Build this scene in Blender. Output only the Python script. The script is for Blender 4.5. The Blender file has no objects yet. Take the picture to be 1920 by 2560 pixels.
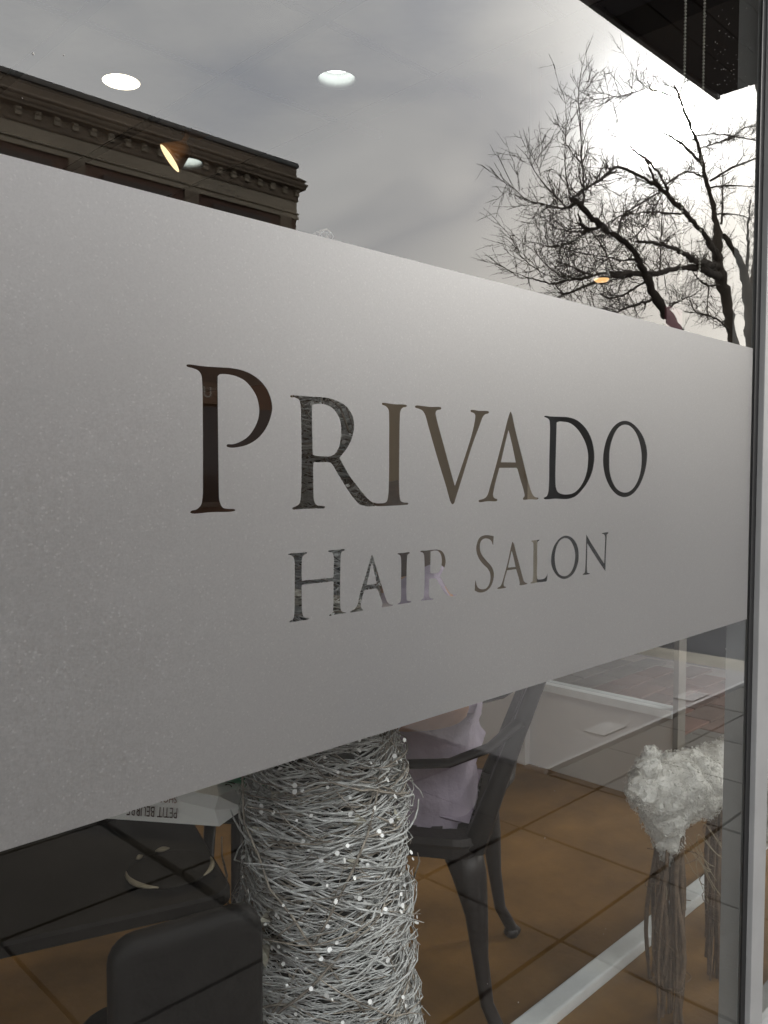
import bpy, bmesh, math, random
import numpy as np
from mathutils import Vector, Matrix, noise as mnoise

random.seed(7); rng = np.random.default_rng(7)
scene = bpy.context.scene
COL = scene.collection
R = math.radians

# ------------------------------------------------------------------ camera, sky, sun, exposure
cam_d = bpy.data.cameras.new('camera'); cam = bpy.data.objects.new('camera', cam_d); COL.objects.link(cam)
cam_d.sensor_fit = 'VERTICAL'; cam_d.sensor_height = 36; cam_d.lens = 29.25
cam_d.clip_start = 0.02; cam_d.clip_end = 2000
cam.location = (0, -0.66, 1.25)
cam.rotation_euler = (R(90 - 2.862), 0, R(45.247 - 90))
scene.camera = cam
vs = scene.view_settings
vs.view_transform = 'Standard'; vs.look = 'None'; vs.exposure = 1.05; vs.gamma = 1; vs.use_curve_mapping = False
cy = scene.cycles
cy.max_bounces = 10; cy.transparent_max_bounces = 24; cy.diffuse_bounces = 4; cy.glossy_bounces = 5
cy.caustics_reflective = False; cy.caustics_refractive = False; cy.sample_clamp_indirect = 6

SUN = Vector((0.828, -0.431, 0.358)).normalized()
sun_el = math.asin(SUN.z); sun_rot = math.atan2(SUN.x, SUN.y)

world = bpy.data.worlds.new('World'); scene.world = world; world.use_nodes = True


class NT:
    def __init__(s, tree): s.t = tree; s.t.nodes.clear()
    def n(s, kind, **kw):
        nd = s.t.nodes.new(kind)
        for k, v in kw.items():
            if k.startswith('i_'):
                key = k[2:]; key = int(key) if key.isdigit() else key.replace('_', ' ')
                sock = nd.inputs[key]
                if isinstance(v, bpy.types.NodeSocket): s.t.links.new(v, sock)
                else: sock.default_value = v
            else: setattr(nd, k, v)
        return nd
    def math(s, op, a, b=0.0, clamp=False):
        return s.n('ShaderNodeMath', operation=op, use_clamp=clamp, i_0=a, i_1=b).outputs[0]
    def dot(s, a, b): return s.n('ShaderNodeVectorMath', operation='DOT_PRODUCT', i_0=a, i_1=b).outputs['Value']
    def mix(s, f, a, b, blend='MIX'):
        m = s.n('ShaderNodeMix', data_type='RGBA', blend_type=blend)
        for k, v in ((0, f), (6, a), (7, b)):
            if isinstance(v, bpy.types.NodeSocket): s.t.links.new(v, m.inputs[k])
            else: m.inputs[k].default_value = v
        return m.outputs[2]
    def ramp(s, f, stops):
        r = s.n('ShaderNodeValToRGB', i_0=f); e = r.color_ramp.elements
        while len(e) < len(stops): e.new(0.5)
        for k, (p, c) in zip(e, stops): k.position = p; k.color = c if len(c) == 4 else (*c, 1)
        return r.outputs[0]
    def link(s, a, b): s.t.links.new(a, b)


def build_sky():
    w = NT(world.node_tree)
    D = w.n('ShaderNodeTexCoord').outputs['Generated']
    sky = w.n('ShaderNodeTexSky', sky_type='NISHITA', sun_disc=False)
    sky.sun_elevation = sun_el; sky.sun_rotation = sun_rot; sky.air_density = 1.2; sky.dust_density = 3
    mp = w.n('ShaderNodeMapping', i_Vector=D, i_Scale=(1.6, 1.6, 3.4), i_Rotation=(0.3, 0.25, 0.6)).outputs[0]
    nz = w.n('ShaderNodeTexNoise', i_Vector=mp, i_Scale=1.7, i_Detail=5.0, i_Roughness=0.48, i_Distortion=0.4).outputs[0]
    cloud = w.ramp(nz, [(0.28, (0.43, 0.455, 0.52)), (0.50, (0.655, 0.655, 0.665)), (0.72, (0.84, 0.825, 0.81))])
    # one darker streak of cloud
    nrm = Vector((0.686, -0.666, 0.292)).cross(Vector((0.756, -0.537, 0.376))).normalized()
    dn = w.dot(D, tuple(nrm))
    wob = w.math('MULTIPLY', w.math('SUBTRACT', nz, 0.5), 0.22)
    dn = w.math('ADD', dn, wob)
    band = w.math('POWER', w.math('SUBTRACT', 1.0, w.math('MULTIPLY', w.math('ABSOLUTE', dn), 16.0), True), 1.4)
    along = w.math('SUBTRACT', 1.0, w.math('MULTIPLY', w.math('SUBTRACT', 1.0, w.dot(D, tuple(Vector((0.72, -0.607, 0.33)).normalized()))), 40.0), True)
    cloud = w.mix(w.math('MULTIPLY', w.math('MULTIPLY', band, along), 0.60), cloud, (0.36, 0.385, 0.45, 1))
    # broad darker cloud bank low down along the street
    bank = w.math('POWER', w.math('MAXIMUM', w.dot(D, tuple(Vector((0.95, -0.27, 0.17)).normalized())), 0.0), 30.0)
    cloud = w.mix(w.math('MULTIPLY', bank, 0.95), cloud, (0.36, 0.37, 0.375, 1))
    ds = w.math('MAXIMUM', w.dot(D, tuple(SUN)), 0.0)
    g2 = w.math('POWER', ds, 190.0); g3 = w.math('POWER', ds, 620.0)
    glow = w.math('ADD', w.math('MULTIPLY', g2, 0.28), w.math('MULTIPLY', g3, 2.2))
    cloud = w.n('ShaderNodeVectorMath', operation='MULTIPLY', i_0=cloud, i_1=(29.5, 29.5, 29.5)).outputs[0]
    gl = w.n('ShaderNodeVectorMath', operation='SCALE', i_0=(37, 37, 36.4), i_Scale=glow).outputs[0]
    cloud = w.n('ShaderNodeVectorMath', operation='ADD', i_0=cloud, i_1=gl).outputs[0]
    col = w.mix(0.9, sky.outputs[0], cloud)
    bg = w.n('ShaderNodeBackground', i_Color=col, i_Strength=0.10)
    w.link(bg.outputs[0], w.n('ShaderNodeOutputWorld').inputs[0])


build_sky()
sl = bpy.data.lights.new('sun', 'SUN'); sl.energy = 0.5; sl.angle = R(4.4); sl.color = (1.0, 0.96, 0.90)
so = bpy.data.objects.new('sun', sl); COL.objects.link(so); so.location = SUN * 60
so.rotation_euler = SUN.to_track_quat('Z', 'Y').to_euler()

# ------------------------------------------------------------------ materials
MATS = {}


def mat(name, col, rough=0.6, metal=0.0, var=0.0, vscale=6.0, col2=None, bump=0.0, bscale=40.0, spec=0.5, emit=None, estr=0.0, coords='Object'):
    if name in MATS: return MATS[name]
    m = bpy.data.materials.new(name); m.use_nodes = True; t = NT(m.node_tree); MATS[name] = m
    c = (*col, 1)
    p = t.n('ShaderNodeBsdfPrincipled', i_Roughness=rough, i_Metallic=metal)
    p.inputs['Specular IOR Level'].default_value = spec
    tc = t.n('ShaderNodeTexCoord').outputs[coords]
    if col2 is None: col2 = tuple(x * (1 - var) for x in col)
    if var > 0:
        nz = t.n('ShaderNodeTexNoise', i_Vector=tc, i_Scale=vscale, i_Detail=6.0, i_Roughness=0.62).outputs[0]
        f = t.ramp(nz, [(0.32, (0, 0, 0)), (0.68, (1, 1, 1))])
        t.link(t.mix(f, (*col2, 1), c), p.inputs['Base Color'])
    else: p.inputs['Base Color'].default_value = c
    if bump > 0:
        nb = t.n('ShaderNodeTexNoise', i_Vector=tc, i_Scale=bscale, i_Detail=5.0).outputs[0]
        t.link(t.n('ShaderNodeBump', i_Strength=bump, i_Distance=0.01, i_Height=nb).outputs[0], p.inputs['Normal'])
    if emit:
        p.inputs['Emission Color'].default_value = (*emit, 1); p.inputs['Emission Strength'].default_value = estr
    t.link(p.outputs[0], t.n('ShaderNodeOutputMaterial').inputs[0])
    return m


def glass_mat(name, tint, k):
    """coated double pane: sharp reflection rising with angle over a tinted clear body"""
    m = bpy.data.materials.new(name); m.use_nodes = True; t = NT(m.node_tree)
    ge = t.n('ShaderNodeNewGeometry')
    c = t.math('ABSOLUTE', t.dot(ge.outputs['Normal'], ge.outputs['Incoming']))
    fr = t.math('ADD', 0.04, t.math('MULTIPLY', 0.96, t.math('POWER', t.math('SUBTRACT', 1.0, c, True), 5.0)))
    fac = t.math('DIVIDE', t.math('MULTIPLY', fr, k), t.math('ADD', t.math('MULTIPLY', fr, k - 1.0), 1.0), True)
    tr = t.n('ShaderNodeBsdfTransparent', i_Color=(*tint, 1)); gl = t.n('ShaderNodeBsdfGlossy', i_Roughness=0.0, i_Color=(0.97, 0.98, 0.97, 1))
    mx = t.n('ShaderNodeMixShader', i_0=fac, i_1=tr.outputs[0], i_2=gl.outputs[0])
    t.link(mx.outputs[0], t.n('ShaderNodeOutputMaterial').inputs[0]); return m


def clear_mat():
    m = bpy.data.materials.new('pane_inner_face'); m.use_nodes = True; t = NT(m.node_tree)
    tr = t.n('ShaderNodeBsdfTransparent', i_Color=(0.97, 0.98, 0.975, 1))
    t.link(tr.outputs[0], t.n('ShaderNodeOutputMaterial').inputs[0]); return m


def film_mat():
    m = bpy.data.materials.new('frosted_vinyl'); m.use_nodes = True; t = NT(m.node_tree)
    tc = t.n('ShaderNodeTexCoord').outputs['Object']
    n1 = t.n('ShaderNodeTexNoise', i_Vector=tc, i_Scale=430.0, i_Detail=3.0, i_Roughness=0.8).outputs[0]
    n2 = t.n('ShaderNodeTexNoise', i_Vector=tc, i_Scale=4.0, i_Detail=5.0).outputs[0]
    cell = t.n('ShaderNodeSeparateColor', i_0=t.n('ShaderNodeTexVoronoi', i_Vector=tc, i_Scale=640.0).outputs['Color']).outputs[0]
    f = t.math('ADD', t.math('ADD', t.math('MULTIPLY', n1, 0.5), t.math('MULTIPLY', n2, 0.22)), t.math('MULTIPLY', cell, 0.28))
    c = t.ramp(f, [(0.22, (0.120, 0.119, 0.117)), (0.78, (0.320, 0.317, 0.311))])
    sp = t.math('GREATER_THAN', cell, 0.975)
    c = t.mix(t.math('MULTIPLY', sp, 0.24), c, (0.70, 0.69, 0.67, 1))  # sparkle of the film painted into the colour as scattered pale cells
    ro = t.math('ADD', 0.38, t.math('MULTIPLY', f, 0.10))
    p = t.n('ShaderNodeBsdfPrincipled', i_Base_Color=c, i_Roughness=ro, i_IOR=2.3)
    p.inputs['Specular IOR Level'].default_value = 1.0
    p.inputs['Specular Tint'].default_value = (0.99, 0.99, 0.985, 1)
    tl = t.n('ShaderNodeBsdfTranslucent', i_Color=(0.86, 0.86, 0.85, 1))
    mx = t.n('ShaderNodeMixShader', i_0=0.48, i_1=p.outputs[0], i_2=tl.outputs[0])
    t.link(mx.outputs[0], t.n('ShaderNodeOutputMaterial').inputs[0]); return m


# ------------------------------------------------------------------ mesh helpers
class MB:
    """collects shapes, build() links them as ONE mesh object"""
    def __init__(s): s.v = []; s.f = []; s.k = 0
    def add(s, verts, faces):
        s.v.append(np.asarray(verts, float).reshape(-1, 3)); k = s.k
        s.f += [tuple(i + k for i in fc) for fc in faces]; s.k += len(s.v[-1]); return s
    def box(s, a, b, M=None):
        (x0, y0, z0), (x1, y1, z1) = a, b
        v = [(x0, y0, z0), (x1, y0, z0), (x1, y1, z0), (x0, y1, z0), (x0, y0, z1), (x1, y0, z1), (x1, y1, z1), (x0, y1, z1)]
        if M is not None: v = [tuple(M @ Vector(p)) for p in v]
        return s.add(v, [(0, 3, 2, 1), (4, 5, 6, 7), (0, 1, 5, 4), (1, 2, 6, 5), (2, 3, 7, 6), (3, 0, 4, 7)])
    def tube(s, pts, rad, k=6, cap=True, sx=1.0, sy=1.0):
        pts = [Vector(p) for p in pts]; n = len(pts)
        rad = [rad] * n if np.isscalar(rad) else list(rad)
        vs = []; up = None
        for i in range(n):
            d = (pts[min(i + 1, n - 1)] - pts[max(i - 1, 0)])
            d = d.normalized() if d.length > 1e-9 else Vector((0, 0, 1))
            if up is None: up = Vector((0, 0, 1)) if abs(d.z) < 0.9 else Vector((1, 0, 0))
            a = d.cross(up)
            a = a.normalized() if a.length > 1e-6 else Vector((1, 0, 0))
            b = a.cross(d); up = b
            for j in range(k):
                t = 2 * math.pi * j / k
                vs.append(pts[i] + (a * math.cos(t) * sx + b * math.sin(t) * sy) * rad[i])
        fs = [(i * k + j, i * k + (j + 1) % k, (i + 1) * k + (j + 1) % k, (i + 1) * k + j) for i in range(n - 1) for j in range(k)]
        if cap: fs += [tuple(range(k - 1, -1, -1)), tuple(range((n - 1) * k, n * k))]
        return s.add(vs, fs)
    def lathe(s, prof, c=(0, 0, 0), k=24, M=None):
        vs = [];
        for r, z in prof:
            for j in range(k):
                t = 2 * math.pi * j / k; p = Vector((r * math.cos(t), r * math.sin(t), z))
                if M is not None: p = M @ p
                vs.append(p + Vector(c))
        n = len(prof)
        fs = [(i * k + j, i * k + (j + 1) % k, (i + 1) * k + (j + 1) % k, (i + 1) * k + j) for i in range(n - 1) for j in range(k)]
        return s.add(vs, fs)
    def mesh(s, name, m, smooth=False, bevel=0.0):
        me = bpy.data.meshes.new(name)
        if s.v: me.from_pydata(np.concatenate(s.v).tolist(), [], s.f)
        if bevel > 0:
            bm = bmesh.new(); bm.from_mesh(me)
            bmesh.ops.bevel(bm, geom=bm.edges[:], offset=bevel, segments=2, affect='EDGES', profile=0.6)
            bm.to_mesh(me); bm.free()
        for mm in (m if isinstance(m, (list, tuple)) else [m]): me.materials.append(mm)
        if smooth: me.polygons.foreach_set('use_smooth', [True] * len(me.polygons))
        me.update(); return me
    def build(s, name, m, parent=None, smooth=False, bevel=0.0, **kw):
        return link(name, s.mesh(name, m, smooth, bevel), parent, **kw)


def link(name, me, parent=None, loc=None, **kw):
    o = bpy.data.objects.new(name, me); COL.objects.link(o)
    if parent is not None: o.parent = parent
    if loc is not None: o.location = loc
    for k, v in kw.items(): o[k] = v
    return o


def thing(name, label, cat, loc=(0, 0, 0), rz=0.0, group=None):
    o = bpy.data.objects.new(name, None); COL.objects.link(o); o.location = loc; o.rotation_euler = (0, 0, rz)
    o.empty_display_size = 0.1; o['label'] = label; o['category'] = cat
    if group: o['group'] = group
    return o


def box_obj(name, a, b, m, parent=None, bevel=0.0, **kw): return MB().box(a, b).build(name, m, parent, bevel=bevel, **kw)


def tubes_np(strands, k=3):
    """many thin tubes (each: Nx3 array, radius array) as vertex and face arrays"""
    V = []; F = []; base = 0
    ang = np.arange(k) * 2 * np.pi / k; ca, sa = np.cos(ang), np.sin(ang)
    for P, r in strands:
        n = len(P); d = np.gradient(P, axis=0); d /= np.linalg.norm(d, axis=1, keepdims=True) + 1e-9
        ref = np.array([0, 0, 1.]) if abs(d[0, 2]) < 0.8 else np.array([1., 0, 0])
        a = np.cross(d, ref); a /= np.linalg.norm(a, axis=1, keepdims=True) + 1e-9; b = np.cross(a, d)
        ring = P[:, None, :] + (a[:, None, :] * ca[None, :, None] + b[:, None, :] * sa[None, :, None]) * np.asarray(r).reshape(-1, 1, 1)
        V.append(ring.reshape(-1, 3))
        i = np.arange(n - 1)[:, None] * k; j = np.arange(k)[None, :]; j2 = (j + 1) % k
        F.append(np.stack([i + j, i + j2, i + k + j2, i + k + j], -1).reshape(-1, 4) + base); base += n * k
    return np.concatenate(V), np.concatenate(F)


def np_mesh(name, V, F, m, smooth=True):
    me = bpy.data.meshes.new(name); nf, c = F.shape
    me.vertices.add(len(V)); me.vertices.foreach_set('co', np.ascontiguousarray(V, dtype=np.float32).ravel())
    me.loops.add(nf * c); me.loops.foreach_set('vertex_index', np.ascontiguousarray(F, dtype=np.int32).ravel())
    me.polygons.add(nf); me.polygons.foreach_set('loop_start', np.arange(nf, dtype=np.int32) * c)
    me.polygons.foreach_set('use_smooth', np.full(nf, smooth))
    me.materials.append(m); me.update(calc_edges=True); me.validate(); return me


def catmull(pts, closed_runs=True, sub=5):
    """smooth a closed outline of (x, z, corner) through its points, keeping the corners"""
    n = len(pts); cs = [i for i in range(n) if pts[i][2]]
    P = [np.array(p[:2]) for p in pts]
    if cs: s = cs[0]; order = [(s + i) % n for i in range(n + 1)]
    else: order = None
    out = []
    def seg(p0, p1, p2, p3):
        if np.linalg.norm(p2 - p1) < 1e-6: return [p1]
        t0 = 0.; t1 = t0 + max(1e-5, np.linalg.norm(p1 - p0) ** .5); t2 = t1 + max(1e-5, np.linalg.norm(p2 - p1) ** .5); t3 = t2 + max(1e-5, np.linalg.norm(p3 - p2) ** .5)
        r = []
        for q in range(sub):
            t = t1 + (t2 - t1) * q / sub
            a1 = (t1 - t) / (t1 - t0) * p0 + (t - t0) / (t1 - t0) * p1; a2 = (t2 - t) / (t2 - t1) * p1 + (t - t1) / (t2 - t1) * p2
            a3 = (t3 - t) / (t3 - t2) * p2 + (t - t2) / (t3 - t2) * p3
            b1 = (t2 - t) / (t2 - t0) * a1 + (t - t0) / (t2 - t0) * a2; b2 = (t3 - t) / (t3 - t1) * a2 + (t - t1) / (t3 - t1) * a3
            r.append((t2 - t) / (t2 - t1) * b1 + (t - t1) / (t2 - t1) * b2)
        return r
    if order is None:
        for i in range(n): out += seg(P[i - 1], P[i], P[(i + 1) % n], P[(i + 2) % n])
    else:
        for a in range(n):
            i, j = order[a], order[a + 1]
            p0 = 2 * P[i] - P[j] if pts[i][2] else P[(i - 1) % n]; p3 = 2 * P[j] - P[i] if pts[j][2] else P[(j + 1) % n]
            out += seg(p0, P[i], P[j], p3)
    return out


def curve_fill_mesh(name, outlines, extrude, m):
    """flat even-odd filled outlines (2D) with thickness, as a mesh in the local XY plane"""
    cu = bpy.data.curves.new(name, 'CURVE'); cu.dimensions = '2D'; cu.fill_mode = 'BOTH'; cu.extrude = extrude
    for pts in outlines:
        sp = cu.splines.new('POLY'); sp.points.add(len(pts) - 1); sp.use_cyclic_u = True
        for p, q in zip(sp.points, pts): p.co = (q[0], q[1], 0, 1)
    o = bpy.data.objects.new(name, cu); COL.objects.link(o)
    dg = bpy.context.evaluated_depsgraph_get(); me = bpy.data.meshes.new_from_object(o.evaluated_get(dg))
    bpy.data.objects.remove(o); bpy.data.curves.remove(cu); me.name = name; me.materials.clear(); me.materials.append(m); return me


def text_mesh(txt, size, m, extrude=0.0002, shear=0.0, align='CENTER', sx=1.0):
    cu = bpy.data.curves.new('print', 'FONT'); cu.body = txt; cu.size = size; cu.extrude = extrude; cu.align_x = align; cu.align_y = 'CENTER'; cu.shear = shear; cu.resolution_u = 3
    o = bpy.data.objects.new('print', cu); COL.objects.link(o)
    dg = bpy.context.evaluated_depsgraph_get(); me = bpy.data.meshes.new_from_object(o.evaluated_get(dg))
    bpy.data.objects.remove(o); bpy.data.curves.remove(cu); me.materials.clear(); me.materials.append(m)
    if sx != 1.0:
        for v in me.vertices: v.co.x *= sx
    return me


def skin_mesh(name, verts, edges, radii, m, sub=2, root=0):
    me = bpy.data.meshes.new(name); me.from_pydata([tuple(v) for v in verts], edges, [])
    o = bpy.data.objects.new(name, me); COL.objects.link(o)
    o.modifiers.new('skin', 'SKIN').use_smooth_shade = True
    for i, d in enumerate(me.skin_vertices[0].data):
        r = radii[i]; d.radius = (r, r) if np.isscalar(r) else r; d.use_root = (i == root)
    o.modifiers.new('sub', 'SUBSURF').levels = sub
    dg = bpy.context.evaluated_depsgraph_get(); out = bpy.data.meshes.new_from_object(o.evaluated_get(dg))
    bpy.data.objects.remove(o); bpy.data.meshes.remove(me); out.name = name; out.materials.clear(); out.materials.append(m)
    out.polygons.foreach_set('use_smooth', [True] * len(out.polygons)); return out


def rrect(w, d, y0=0.0, n=7, rad=0.07):
    pts = []
    for cx, cyy, a0 in ((w - rad, d - rad, 0), (-w + rad, d - rad, 90), (-w + rad, -d + rad, 180), (w - rad, -d + rad, 270)):
        for k in range(n): a = R(a0 + 90 * k / (n - 1)); pts.append((cx + rad * math.cos(a), cyy + rad * math.sin(a) + y0))
    return pts

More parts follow.
